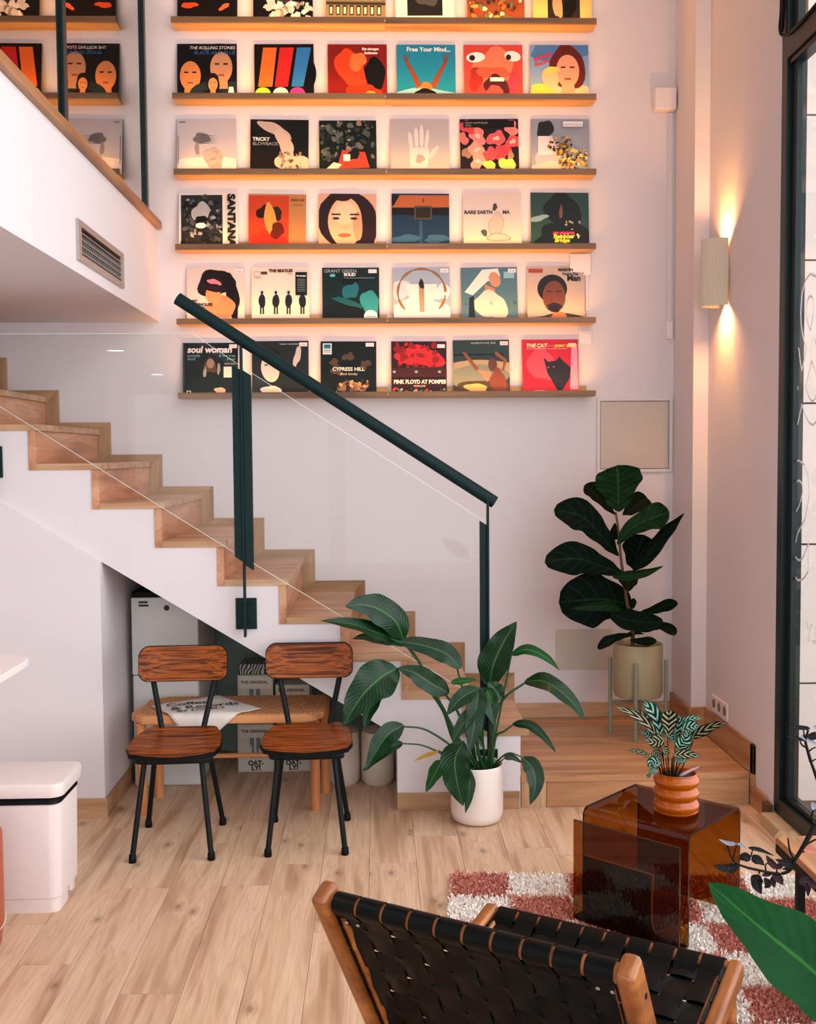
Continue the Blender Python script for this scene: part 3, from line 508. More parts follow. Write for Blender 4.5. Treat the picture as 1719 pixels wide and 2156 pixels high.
def sleeve(ri, ci, xp, spec):
    bg, ops, lab = spec; z0 = shelf_z[ri]-.0215; ang = radians(6.8)
    c0 = atY((xp[0]+xp[1])/2, 100+158*ri, 5.99); wd = .315; cx = c0.x
    wd = min(.325, max(.305, (atY(xp[1], 500, 6.0)-atY(xp[0], 500, 6.0)).x))
    yb = 5.984
    rz = random.Random(ri*7+ci).uniform(-.012, .012)
    root = MB()
    def T(u, v, d=0):   # sleeve plane coordinates -> local
        return ((u-.5)*wd, v*wd*sin(ang)-d*cos(ang), v*wd*cos(ang)+d*sin(ang))
    # slightly bowed card sleeve
    n = 6; vs = []; fs = []
    for side in (0, 1):
        for i in range(n+1):
            for j in range(n+1): vs.append(T(i/n, j/n, -.0035*side))
    q = (n+1)**2
    for i in range(n):
        for j in range(n):
            a = i*(n+1)+j; fs.append((a, a+n+1, a+n+2, a+1)); fs.append((q+a, q+a+1, q+a+n+2, q+a+n+1))
    ring = [i*(n+1) for i in range(n+1)]+[n*(n+1)+j for j in range(1, n+1)]+[i*(n+1)+n for i in range(n-1, -1, -1)]+[j for j in range(n-1, 0, -1)]
    for a, b in zip(ring, ring[1:]+ring[:1]): fs.append((a, q+a, q+b, b))
    root.add(vs, fs)
    o = root.build('record_sleeve', printmat(bg), None, loc=(cx, yb, z0))
    o.rotation_euler.y = rz; WM[o.name] = Matrix()
    tag(o, f'{lab}, {ordn[ri]} ledge, {posn[ci]}', 'record', 'record sleeves on the wall ledges')
    mats = []; idx = {}
    def mi(c):
        if c not in idx: idx[c] = len(mats); mats.append(printmat(c))
        return idx[c]
    art = MB(); let = MB(); lm = []; li = {}; d = .0004
    def lmi(c):
        if c not in li: li[c] = len(lm); lm.append(printmat(c))
        return li[c]
    for op in ops:
        d += .00012
        if op[0] == 'p':
            pts = [(min(1, max(0, x)), min(1, max(0, y))) for x, y in op[2]]
            art.add([T(x, y, d) for x, y in pts], [tuple(range(len(pts)))], mi(op[1]))
        elif op[0] == 'ring':
            _, c, x, y, r, w_ = op; N_ = 48; vs = []; fs = []
            for k in range(N_):
                a = 2*pi*k/N_; s2 = w_*(1+.35*sin(9*a))
                if pi*1.28 < a < pi*1.72: continue
                for rr in (r-s2/2, r+s2/2): vs.append(T(x+rr*cos(a), y+rr*sin(a)*1.0, d))
            m_ = len(vs)//2; art.add(vs, [(2*i, 2*i+1, 2*i+3, 2*i+2) for i in range(m_-1) if abs(Vector(vs[2*i])-Vector(vs[2*i+2])).length < .06] if False else [(2*i, 2*i+1, 2*i+3, 2*i+2) for i in range(m_-1) if (Vector(vs[2*i])-Vector(vs[2*i+2])).length < .06], mi(c))
        else:
            _, c, t_, x, y, s_, al, sh, b_, rot = op
            vs, fs = text_mesh(t_, s_, align=al, shear=sh, bold=b_)
            # keep long words inside the sleeve
            mx = max(v.x for v in vs); mn = min(v.x for v in vs); lim = (1-x-.02) if al == 'LEFT' else 9
            k = min(1, lim/mx) if (al == 'LEFT' and not rot) else 1
            if rot == -pi/2: k = (.92)/mx
            let.add([T(x+v.x*k*cos(rot)-v.y*sin(rot), y+v.x*k*sin(rot)+v.y*cos(rot), .0004+.00012*(len(ops)+3)) for v in vs], fs, lmi(c))
    for mb_, ms, nm in ((art, mats, 'cover_print'), (let, lm, 'lettering')):
        if mb_.f: a = mb_.build(nm, ms, o, world=False)
    return o
for ri, row in enumerate(rows):
    for ci, (xp, spec) in enumerate(row):
        o = sleeve(ri, ci, xp, spec)
        if ri == 1 and ci == 1:
            MB().lathe([(.02, 0), (.145, 0), (.146, .001), (.145, .0018), (.02, .0018)], (0, 0, 0), 48).build('vinyl_disc', BLACKP, o, world=False)
            dd = bpy.data.objects['vinyl_disc']; dd.rotation_euler = (radians(90-6.8), 0, 0); dd.location = (.03, .0205, .157)
# ------------------------------------------------------------------ railing
GY = 4.88
rl = thing('stair_railing', 'dark teal metal stair railing with round sloping handrail and clear glass panes', 'railing', (0, GY, .7))
sl = (1.442-2.372)/(.537+.892)
MB().tube([(-.892, GY, 2.372), (.537, GY, 1.442)], .0285, 24).build('handrail', TEAL, rl, smooth=True)
for xb, top, bot, bz in ((-.610, 2.16, .836, .936), (.504, 1.46, .10, .211)):
    MB().box(xb-.005, xb+.005, GY-.028, GY+.012, bot, top).build('post', TEAL, rl, bevel=.002)
    MB().box(xb-.048, xb+.048, SY-.012, SY-.001, bz-.072, bz+.072).build('bracket', TEAL, rl, bevel=.0015)
    MB().box(xb-.005, xb+.005, GY+.0125, SY-.0125, bz-.06, bz+.06).build('bracket_rib', TEAL, rl)
    for dz in (-.045, .045): MB().tube([(xb+.027, SY-.018, bz+dz), (xb+.027, SY-.0125, bz+dz)], .008, 10).build('bolt', BLACKM, rl)
def clamp(x0, x1, zt, zb):
    s_ = sl*(x1-x0)
    MB().prism([(x0, zt), (x0, zb), (x1, zb+s_), (x1, zt+s_)], GY-.016, GY-.0045, 'y').build('clamp_bar', TEAL, rl, bevel=.0012)
    MB().prism([(x0, zt), (x0, zb), (x1, zb+s_), (x1, zt+s_)], GY+.0045, GY+.014, 'y').build('clamp_bar', TEAL, rl, bevel=.0012)
clamp(-.652, -.6155, 2.075, 1.205); clamp(-.6045, -.568, 2.05, 1.165); clamp(.468, .4985, 1.358, .40)
def gpane(poly, nm='glass_pane'):
    return MB().prism(poly, GY-.004, GY+.004, 'y').build(nm, GLASS, rl)
gpane([(-2.9, 2.216), (-.828, 2.214), (-.617, 2.070), (-.617, 1.215), (-2.9, 2.62-.001)] if False else [(-2.35, 2.216), (-.828, 2.214), (-.617, 2.070), (-.617, 1.197), (-2.16, 2.190), (-2.35, 2.2155)])
gpane([(-.603, 2.061), (.497, 1.350), (.497, .508), (-.603, 1.192)])
EDGE = mat('glass_cut_edge', S(214, 226, 220), .3, spec=.8)
for a, b in (((-.603, 1.192), (.497, .508)), ((-.617, 1.197), (-2.16, 2.190)), ((-.603, 2.061), (.497, 1.350)), ((-.828, 2.214), (-.617, 2.070)), ((-2.35, 2.216), (-.828, 2.214))):
    MB().prism([(a[0], a[1]), (b[0], b[1]), (b[0], b[1]+.0022), (a[0], a[1]+.0022)], GY-.0038, GY+.0038, 'y').build('polished_edge', EDGE, rl)
MB().box(-1.80, -1.705, SY-.012, SY-.001, 1.572, 1.715).build('bracket', TEAL, rl, bevel=.0015)
MB().box(-1.757, -1.747, GY-.028, SY-.0125, 1.45, 2.3).build('post', TEAL, rl, bevel=.0015)

# ventilation grille in the mezzanine face
vt = thing('ventilation_grille', 'rectangular aluminium air grille in the white mezzanine face', 'grille', (MX, 4.77, 2.54))
y0, y1, z0, z1 = 4.385, 5.16, 2.458, 2.622
for a in ((y0, y1, z1-.026, z1), (y0, y1, z0, z0+.026), (y0, y0+.045, z0+.026, z1-.026), (y1-.045, y1, z0+.026, z1-.026)):
    MB().box(MX, MX+.012, *a).build('frame', GREYM, vt, bevel=.001)
MB().box(MX+.0005, MX+.0015, y0+.04, y1-.04, z0+.02, z1-.02).build('dark_back', BLACKP, vt)
for k in range(4): MB().box(MX+.002, MX+.011, y0+.045, y1-.045, z0+.035+.026*k, z0+.039+.026*k).build('slat', GREYM, vt)
for k in range(24): MB().box(MX+.0018, MX+.005, y0+.055+.028*k, y0+.059+.028*k, z0+.03, z1-.055).build('blade', GREYM, vt)
# recessed ceiling lights under the mezzanine
for x, y, l in ((-1.83, 2.16, 'nearer the stairs'), (-2.0, -.1, 'farther from the stairs')):
    dl = thing('downlight', f'round downlight under the mezzanine, {l}, mirrored in the glass', 'light', (x, y, 2.406), group='downlights under the mezzanine')
    MB().lathe([(.055, 0), (.07, 0), (.07, -.004), (.055, -.004)], (x, y, 2.406), 28).build('ring', WHITEP, dl)
    MB().lathe([(0, -.002), (.055, -.002)], (x, y, 2.406), 28).build('lamp_disc', mat('lamp_disc', (1, .9, .8, 1), .5, emit=(1, .88, .75, 1), es=260), dl)
# wall sconce
sc = thing('wall_sconce', 'half-round fluted cream wall lamp throwing yellow light up and down', 'lamp', (1.76, 5.36, 2.55))
mb = MB(); N_ = 90; vs = []; fs = []
for z in (2.392, 2.395, 2.719, 2.722):
    for k in range(N_+1):
        a = pi*k/N_; r = .062+.0022*(abs(sin(a*22)))
        vs.append((1.745-r*1.75*sin(a), 5.36+r*cos(a), z))
m_ = N_+1
for i in range(3):
    for k in range(N_): fs.append((i*m_+k, i*m_+k+1, (i+1)*m_+k+1, (i+1)*m_+k))
mb.add(vs, fs); o = mb.build('shade', mat('fluted_cream_shade', S(214, 200, 178), .6), sc, smooth=False)
md = o.modifiers.new('s', 'SOLIDIFY'); md.thickness = .0025; md.offset = 1
MB().box(1.752, 1.7595, 5.325, 5.395, 2.47, 2.64).build('back_plate', CREAM, sc)
MB().box(1.70, 1.752, 5.345, 5.375, 2.54, 2.57).build('lamp_holder', CREAM, sc)
for dz, tz, en, co, sz, bl_ in ((.05, 1, 22, (1, .50, .02), 50, .6), (-.05, -1, 22, (1, .50, .02), 50, .6), (.07, 1, 26, (1, .42, .16), 125, 1), (-.07, -1, 26, (1, .42, .16), 125, 1)):
    l = bpy.data.lights.new('sconce_spot', 'SPOT'); l.energy = en; l.color = co; l.spot_size = radians(sz); l.spot_blend = bl_; l.shadow_soft_size = .012
    lo = bpy.data.objects.new('sconce_spot', l); COL.objects.link(lo); lo.parent = sc; lo.location = (-.045, 0, dz+(.06 if dz > .06 else -.06 if dz < -.06 else 0))
    lo.rotation_euler = Vector((.085, 0, tz)).to_track_quat('-Z', 'Y').to_euler()

# wall panels, boxes, switch, sockets
PAINT = mat('cream_paint_panel', S(196, 184, 170), .6)
ep = thing('access_panel', 'square painted access panel in a thin frame on the back wall above the fig', 'panel', (1.46, D, 1.76))
a, b, c, d_ = 1.244, 1.673, 1.553, 1.973
for q in ((a, b, d_-.018, d_), (a, b, c, c+.018), (a, a+.018, c+.018, d_-.018), (b-.018, b, c+.018, d_-.018)):
    MB().box(q[0], q[1], D-.012, D-.0005, q[2], q[3]).build('frame', WALL, ep, bevel=.001)
MB().box(a+.018, b-.018, D-.002, D-.0005, c+.018, d_-.018).build('gap', BLACKP, ep)
MB().box(a+.021, b-.021, D-.008, D-.0022, c+.021, d_-.021).build('door', PAINT, ep, bevel=.001)
lp = thing('cover_plate', 'low blank white cover plate screwed to the wall behind the fig pot', 'plate', (1.17, D, .54))
MB().prism(rrect(1.012, 1.338, .427, .659, .012), D-.006, D-.0005, 'y').build('plate', PAINT, lp, bevel=.001)
for x in (1.03, 1.17, 1.32):
    for z in (.443, .643): MB().tube([(x, D-.0075, z), (x, D-.0061, z)], .004, 8).build('screw', GREYM, lp)
ab = thing('junction_box', 'small white box high on the back wall beside the pilaster', 'box', (1.61, 6.0, 3.61))
MB().box(1.552, 1.672, 5.965, D-.0005, 3.555, 3.675).build('casing', WHITEP, ab, bevel=.008)
cv = thing('cable_trunking', 'thin white cable trunking running down below the small wall box', 'trunking', (1.645, 6.02, 2.9))
MB().box(1.638, 1.664, D-.014, D-.0005, 2.34, 3.553).build('trunking', WALL, cv, bevel=.002)
MB().box(1.634, 1.67, D-.02, D-.0005, 2.30, 2.40).build('end_cap', WHITEP, cv, bevel=.003)
js = thing('cable_cover', 'white cable cover box behind the right end of the fifth ledge', 'box', (1.17, 6.02, 2.7))
p0 = atY(1200, 535, D); p1 = atY(1244, 580, D)
MB().box(p0.x, p1.x, D-.012, D-.0005, p1.z, p0.z).build('cover', WHITEP, js, bevel=.003)
MB().box(p1.x-.03, p1.x-.012, D-.01, D-.0005, 2.46, p1.z).build('trunking', WALL, js, bevel=.002)
p0 = atY(1219, 697, D); p1 = atY(1246, 724, D)
sw = thing('light_switch', 'square white light switch just right of the lowest ledge of records', 'switch', ((p0.x+p1.x)/2, D, (p0.z+p1.z)/2))
MB().box(p0.x, p1.x, D-.008, D-.0005, p1.z, p0.z).build('surround', WHITEP, sw, bevel=.002)
MB().box(p0.x+.016, p1.x-.012, D-.012, D-.0082, p1.z+.014, p0.z-.014).build('rocker', WHITEP, sw, bevel=.002)
so = thing('wall_socket', 'triple white wall socket low on the right wall near the pilaster', 'socket', (1.76, 5.4, .33))
MB().box(1.7505, 1.7595, 5.27, 5.52, .305, .392).build('plate', WHITEP, so, bevel=.003)
for y in (5.31, 5.395, 5.48):
    MB().tube([(1.7495, y, .35), (1.7504, y, .35)], .024, 20).build('outlet', mat('socket_shadow', S(120, 112, 100), .6), so)

# ------------------------------------------------------------------ under the stairs
DKW = mat('alcove_shade_tone', S(132, 150, 142), .8)
struct('alcove_shade_liner', MB().prism([(-1.2685, 0), (.076, 0), (.076, .33), (-1.2685, 1.155)], 5.985, 6.028, 'y'), DKW)  # added liner over the back wall; alcove shade put into its colour
cbn = thing('white_cabinet', 'tall plain white cabinet with black marks standing under the stairs', 'cabinet', (-1.07, 5.6, 0))
WB = mat('white_gloss_card', S(206, 206, 202), .5)
MB().box(-1.238, -.905, 5.345, 5.9, 0, .566).build('lower_box', WB, cbn, bevel=.012)
MB().prism([(-1.238, .568), (-.905, .568), (-.905, .93), (-.96, .958), (-1.238, .958)], 5.345, 5.9, 'y').build('upper_box', WB, cbn, bevel=.006)
MB().box(-1.236, -.99, 5.36, 5.85, .96, .985).build('dark_top', BLACKP, cbn, bevel=.003)
mk = MB(); f_ = 5.3445
for (pa, pb) in (((292, 1266), (311, 1270)), ((292, 1273), (313, 1277)), ((286, 1531), (292, 1534)), ((286, 1538), (290, 1541)), ((286, 1544), (292, 1548))):
    A = atY(*pa, f_); B = atY(*pb, f_); mk.box(A.x, B.x, f_-.0006, f_, B.z, A.z)
A = atY(351, 1280, f_); mk.tube([(A.x, f_-.0006, A.z), (A.x, f_, A.z)], .014, 20)
mk.build('printed_mark', INK, cbn)
def carton(x0, x1, y, z0, h, lab, low=True):
    t_ = thing('oat_drink_carton', lab, 'carton', ((x0+x1)/2, y+.12, z0), group='grey cartons under the stairs')
    MB().box(x0, x1, y, y+.24, z0, z0+h).build('box', CARD, t_, bevel=.003)
    xm = (x0+x1)/2; w_ = x1-x0
    MB().box(x0+.012, x1-.006, y-.002, y-.0003, z0+h*.72, z0+h*.97).build('front_flap', mat('flap_card', S(196, 192, 180), .7), t_, bevel=.0008)
    for dx in (-.017, .017): MB().box(xm+dx-.014, xm+dx+.008, y-.0012, y-.0003, z0+h*.30, z0+h*.715).build('tall_slot', mat('bottle_grey_blue', S(96, 112, 112), .6), t_)
    for dx in (-.026, .022): MB().prism(blob(xm+dx, z0+h*.45, .006, h*.12, 4, 14, .3), y-.0018, y-.0013, 'y').build('splash', CARD, t_)
    MB().box(x0+.01, x1-.01, y-.002, y-.0003, z0+.006, z0+h*.26).build('lower_flap', mat('flap_card'), t_)
    vs, fs = text_mesh('THE ORIGINAL', .021, align='CENTER', bold=.0006)
    MB().add([(xm-.005+v.x, y-.0026, z0+h*.83+v.y) for v in vs], fs).build('lettering', INK, t_)
    for s_, zz, ss in (('OAT-', .15, .034), ('LY!', .045, .036)):
        vs, fs = text_mesh(s_, ss, align='CENTER', bold=.0016)
        MB().add([(xm+v.x, y-.0026, z0+h*zz+v.y) for v in vs], fs).build('lettering', INK, t_)
carton(-.746, -.556, 5.56, 0, .255, 'grey oat drink carton on the floor under the bench, left stack')
carton(-.545, -.362, 5.56, 0, .255, 'grey oat drink carton on the floor beside the bench leg, right stack')
carton(-.742, -.556, 5.56, .257, .258, 'grey oat drink carton topmost of the left stack, patterned bag on it')
carton(-.545, -.365, 5.56, .257, .205, 'grey oat drink carton topmost of the right stack, tucked under the stair slope')
pb_ = MB(); pb_.add([(x, y, z) for z, k in ((.5165, 1), (.55, .97), (.572, .8)) for x, y in ((-.735*1, 5.575), (-.565, 5.57), (-.57, 5.76), (-.73, 5.76))], [(0, 1, 5, 4), (1, 2, 6, 5), (2, 3, 7, 6), (3, 0, 4, 7), (4, 5, 9, 8), (5, 6, 10, 9), (6, 7, 11, 10), (7, 4, 8, 11), (8, 9, 10, 11)])
pm_ = bpy.data.materials.new('patterned_bag'); pm_.use_nodes = True; N = NT(pm_); tc = N.new('ShaderNodeTexCoord'); wv = N.new('ShaderNodeTexWave'); wv.inputs['Scale'].default_value = 18; wv.inputs['Distortion'].default_value = 14; wv.inputs['Detail Scale'].default_value = .6
N.link(tc.outputs['Object'], wv.inputs[0]); N.link(N.ramp(wv.outputs[1], [(.5, S(20, 24, 24)), (.56, S(170, 168, 158))]), N.n['Principled BSDF'].inputs['Base Color'])
tag(pb_.build('patterned_bag', pm_, None, bevel=.006), 'folded black and white patterned bag lying on the left carton stack', 'bag')
PW_ = mat('wrapped_paper', S(214, 200, 184), .45, bump=.6, bscale=25)
for i, (x, w2, l) in enumerate(((-.183, .082, 'nearest the bench leg'), (-.012, .085, 'nearest the plant'))):
    mb = MB(); vs = []; fs = []; n = 28; pr = [(.0, 0), (.8, .0), (.97, .02), (1, .1), (.985, .135), (1, .17), (.97, .25), (.9, .268), (0, .272)]
    for r, z in pr:
        for k in range(n):
            a = 2*pi*k/n; s_ = 1+.02*noise.noise(Vector((cos(a)*3, sin(a)*3, z*20+i*9)))
            vs.append((x+r*w2*s_*cos(a), 5.37+r*w2*1.25*s_*sin(a), z))
    for j in range(len(pr)-1):
        for k in range(n): fs.append((j*n+k, j*n+(k+1) % n, (j+1)*n+(k+1) % n, (j+1)*n+k))
    o = mb.add(vs, fs).build('paper_roll_pack', PW_, None, smooth=True); tag(o, f'plastic-wrapped pack of white paper rolls on the floor under the stairs, {l}', 'paper', 'wrapped paper roll packs')

# bench with woven seat
bn = thing('bench', 'pine bench with woven cord seat and round legs behind the two chairs', 'bench', (-.7, 5.05, 0))
bp = [(-1.155, 5.02), (-1.155, 4.955), (-1.09, 4.875), (-.36, 4.875), (-.30, 4.90), (-.262, 4.965), (-.245, 5.22), (-.30, 5.268), (-1.03, 5.268), (-1.075, 5.25)]
MB().prism(bp, .432, .472, 'z').build('seat_frame', PINE, bn, bevel=.006)
wm = bpy.data.materials.new('woven_cord'); wm.use_nodes = True; N = NT(wm); tc = N.new('ShaderNodeTexCoord')
br = N.new('ShaderNodeTexBrick'); br.inputs['Scale'].default_value = 26; br.inputs['Mortar Size'].default_value = .035; br.inputs['Color1'].default_value = S(198, 138, 90); br.inputs['Color2'].default_value = S(178, 118, 74); br.inputs['Mortar'].default_value = S(96, 58, 32)
N.link(tc.outputs['Object'], br.inputs[0]); N.link(br.outputs[0], N.n['Principled BSDF'].inputs['Base Color'])
# cords running across the seat, each row a low ridge
cords = MB(); random.seed(5)
for k in range(64):
    x = -1.12+k*.0135
    cy0 = 4.885+max(0, (-1.085-x))*1.1; cy1 = 5.258-max(0, (-1.04-x))*.7
    for q in range(14):
        ya = cy0+(cy1-cy0)*q/14; yb = cy0+(cy1-cy0)*(q+1)/14-.002
        zz = .474+(.0035 if (q+k) % 2 else .0015)
        cords.box(x, x+.012, ya, yb, .4715, zz)
tag(cords.build('woven_seat', mat('woven_cord_plain', S(192, 134, 88), .8), bn), kind='stuff')
for x, y in ((-1.105, 4.925), (-.303, 4.94), (-1.08, 5.175), (-.268, 5.20)):
    MB().tube([(x, y, 0), (x, y, .431)], .0225, 20).build('leg', PINEZ, bn, smooth=True)
MB().tube([(-1.085, 5.17, .20), (-.29, 5.18, .20)], .012, 12).build('stretcher', PINE, bn, smooth=True)
# tote bag with printed lettering hanging over the front edge
ol = [(318, 1487), (352, 1490), (362, 1478), (440, 1476), (500, 1478), (552, 1492), (527, 1499), (480, 1508)]
def bagpt(px, py):
    p = atZ(px, py, .4795)
    return p
nx_, ny_ = 22, 18; vs = []; fs = []
# parametric: quad corners A(left tip) B(back) C(right tip) D(front tip hanging)
A = atZ(318, 1488, .480); B_c = atZ(455, 1474, .480); C_ = atZ(551, 1493, .480)
A = Vector((A.x, min(A.y, 5.2), .48)); C_ = Vector((C_.x, min(C_.y, 5.2), .48)); B_c = Vector((B_c.x, 5.24, .48))
F1 = Vector((-.86, 4.868, .48)); HANG = Vector((-.835, 4.86, .355))
bag = MB()
def bagsurf(u, v):
    # u along left->right tip, v 0 at back corner .. 1 at hanging corner
    left = A; right = C_; front = F1+(HANG-F1)
    # bilinear on a diamond: corners back(0,0) right(1,0) left(0,1) front(1,1)
    P = B_c*(1-u)*(1-v)+C_*u*(1-v)+A*(1-u)*v+Vector((-.84, 4.70, .48))*u*v
    x, y = P.x, P.y; edge = 4.868
    if y < edge: z = .4815-(edge-y)*1.02; y = edge-.004-.02*(edge-y)
    else: z = .4815
    n_ = noise.noise(Vector((x*9, y*9, z*7)))
    return (x+.004*n_, y-.006*abs(n_) if y < edge else y, z+(.006*abs(n_) if y >= edge else 0))
n = 26
for i in range(n+1):
    for j in range(n+1): vs.append(bagsurf(i/n, j/n))
for i in range(n):
    for j in range(n): a = i*(n+1)+j; fs.append((a, a+1, a+n+2, a+n+1))
tb = thing('tote_bag', 'white cotton tote bag with black lettering draped over the bench', 'bag', (-.85, 5.0, .48))
o = bag.add(vs, fs).build('cloth', mat('cotton_cloth', S(226, 216, 208), .85, bump=.3, bscale=200), tb, smooth=True)
md = o.modifiers.new('s', 'SOLIDIFY'); md.thickness = .002; md.offset = 1
def bagtext(s_, x, y, size, sc_=1):
    vs, fs = text_mesh(s_, size, bold=.0012); a = .32
    out = []
    for v in vs:
        X = x+v.x*cos(a)*sc_-v.y*sin(a); Y = y+v.x*sin(a)*sc_+v.y*cos(a)
        out.append((X, Y, .4905))
    MB().add(out, fs).build('lettering', INK, tb)
bagtext('Coffee', -1.00, 4.995, .075); bagtext('& Records', -.965, 4.925, .075)
bagtext('BY LOVELY', -.93, 4.885, .035, 1.3)

# ------------------------------------------------------------------ bistro chairs
def make_chair(lab):
    t_ = thing('bistro_chair', lab, 'chair', (0, 0, 0), 0, 'teak-look bistro chairs')
    # seat: wide curved panel, 2 layers
    out = []
    for k in range(9): a = k/8; out.append((-.175+.35*a, -.175-.025*sin(pi*a)))
    out += [(.196, -.12), (.188, .05), (.150, .165), (.13, .178)]
    out += [(-.13, .178), (-.150, .165), (-.188, .05), (-.196, -.12)]
    def seat(z0, z1, sc_, nm, m_):
        mb = MB(); n = len(out); N_ = 5; vs = []; fs = []
        for zz in (z0, z1):
            for r in range(N_+1):
                for x, y in out:
                    x2, y2 = x*sc_*r/N_, y*sc_*r/N_
                    vs.append((x2, y2, zz-.014+.30*x2*x2+.10*max(0, y2)*1-.10*max(0, -y2-.1)))
        L = (N_+1)*n
        for r in range(N_):
            for k in range(n):
                k2 = (k+1) % n; a = r*n
                q = (a+k, a+k2, a+n+k2, a+n+k); fs.append(tuple(L+i for i in q)); fs.append(tuple(reversed(q)))
        a = N_*n
        for k in range(n): k2 = (k+1) % n; fs.append((a+k, a+k2, L+a+k2, L+a+k))
        return mb.add(vs, fs).build(nm, m_, t_, world=False, smooth=True)
    seat(.434, .452, 1.0, 'seat', BLACKP); seat(.4525, .4545, .985, 'seat_veneer', TEAK)
    MB().tube(catmull([(-.14, -.12, .405), (-.12, -.155, .405), (.12, -.155, .405), (.14, -.12, .405), (.125, .13, .405), (.1, .15, .405), (-.1, .15, .405), (-.125, .13, .405), (-.14, -.12, .405)], 48), .016, 8).build('seat_frame', BLACKM, t_, world=False, smooth=True)
    for x, y, fx, fy in ((-.115, -.13, -.16, -.21), (.115, -.13, .16, -.21), (-.11, .13, -.165, .21), (.11, .13, .165, .21)):
        l_ = MB().tube(catmull([(x*.8, y*.8, .412), (x, y, .408), (x+(fx-x)*.12, y+(fy-y)*.12, .37), (fx, fy, .022)], 14), .0115, 12).build('leg', BLACKM, t_, world=False, smooth=True)
        MB().lathe([(0, 0), (.015, 0), (.0165, .006), (.0145, .03), (.0118, .034)], (fx, fy, 0), 14).build('rubber_foot', BLACKP, l_, world=False, smooth=True)
    for s_ in (-1, 1):
        MB().tube(catmull([(s_*.09, .11, .415), (s_*.09, .16, .43), (s_*.095, .178, .47), (s_*.138, .245, .665), (s_*.15, .262, .76)], 18), .0125, 12).build('back_post', BLACKM, t_, world=False, smooth=True)
    # backrest: curved rounded panel in front of the posts
    def panel(th, off, ex, nm, m_):
        P = rrect(-.198-ex, .198+ex, .655-ex, .812+ex, .045, 6); Q = []
        for x, z in P: Q.append((x, z))
        Q = [(x, z+ .004*(1-(x/.2)**2)) for x, z in Q]
        mb = MB(); vs = []; n = len(Q); cx, cz = 0, .735; N_ = 4
        for side in (0, 1):
            for r in range(N_+1):
                for x, z in Q:
                    x2 = cx+(x-cx)*r/N_; z2 = cz+(z-cz)*r/N_
                    y = .238+(z2-.665)*.18-.9*x2*x2*.6+off+side*th
                    vs.append((x2, y, z2))
        L = (N_+1)*n; fs = []
        for r in range(N_):
            for k in range(n):
                k2 = (k+1) % n; a = r*n; q = (a+k, a+n+k, a+n+k2, a+k2)
                fs.append(tuple(reversed(q))); fs.append(tuple(L+i for i in q))
        a = N_*n
        for k in range(n): k2 = (k+1) % n; fs.append((a+k, a+k2, L+a+k2, L+a+k))
        mb.add(vs, fs); return mb.build(nm, m_, t_, world=False, smooth=True)
    panel(.008, -.009, 0, 'backrest', BLACKP); panel(.0012, -.0105, -.003, 'backrest_veneer', TEAK)
    return t_
c1 = make_chair('teak-look bistro chair on the left, tote bag behind its backrest')
c2 = copy_tree(c1); c2['label'] = 'teak-look bistro chair on the right, beside the large plant'
c1.location = (-.868, 4.550, 0); c1.rotation_euler.z = radians(2.5)
c2.location = (-.312, 4.585, 0); c2.rotation_euler.z = radians(1.0)

# ------------------------------------------------------------------ left edge: bin, bar table, stool
bi = thing('pedal_bin', 'tall cream plastic pedal bin with dark liner showing under its lid', 'bin', (-1.36, 4.0, 0))
def rbox(x0, x1, y0, y1, levels, r, nm, m_, par, n=6, cap=True):
    """levels: (z, inset)"""
    vs = []; fs = []
    for z, ins in levels:
        P = rrect(x0+ins, x1-ins, y0+ins, y1-ins, max(.004, r), n); vs += [(x, y, z) for x, y in P]
    m_n = len(P)
    for j in range(len(levels)-1):
        for k in range(m_n): fs.append((j*m_n+k, j*m_n+(k+1) % m_n, (j+1)*m_n+(k+1) % m_n, (j+1)*m_n+k))
    if cap: fs += [tuple(range(m_n-1, -1, -1)), tuple(range((len(levels)-1)*m_n, len(levels)*m_n))]
    o = MB().add(vs, fs).build(nm, m_, par, smooth=True); return o
BINM = mat('bin_plastic', S(226, 212, 208), .5, spec=.35)
rbox(-1.55, -1.178, 3.858, 4.01, [(0, .002), (.05, 0), (.052, .003), (.054, 0)], .035, 'base', BINM, bi)
rbox(-1.555, -1.168, 3.85, 4.125, [(.0545, .006), (.40, 0), (.405, .004)], .04, 'body', BINM, bi)
rbox(-1.53, -1.19, 4.06, 4.11, [(0.0, 0), (.054, 0)], .01, 'rear_foot', BINM, bi)
rbox(-1.553, -1.166, 3.848, 4.127, [(.4055, .0), (.425, .004), (.432, .012)], .04, 'liner', BLACKP, bi)
rbox(-1.57, -1.152, 3.836, 4.14, [(.4325, .004), (.474, 0), (.482, .003), (.485, .012)], .045, 'lid', BINM, bi)
tb2 = thing('bar_table', 'white round-cornered table top at the left edge of the photo', 'table', (-1.5, 3.2, 0))
MB().prism(rrect(-2.1, -1.06, 2.6, 3.32, .10, 8), 1.032, 1.055, 'z').build('table_top', mat('white_laminate', S(232, 220, 218), .35), tb2, bevel=.004)
MB().tube([(-1.75, 3.0, 0.012), (-1.75, 3.0, 1.03)], .03, 16).build('leg', BLACKM, tb2, smooth=True)
MB().lathe([(0, 0), (.2, 0), (.2, .01), (0, .012)], (-1.75, 3.0, 0), 32).build('base', BLACKM, tb2)
po = thing('leather_pouf', 'rust orange leather pouf with white stitching at the left edge', 'pouf', (-1.585, 3.48, 0))
RUST = mat('rust_leather', S(176, 84, 48), .5, bump=.2, bscale=140)
MB().lathe([(0, 0), (.27, 0), (.315, .04), (.325, .12), (.325, .40), (.30, .45), (0, .46)], (-1.585, 3.48, 0), 56).build('cover', RUST, po, smooth=True)
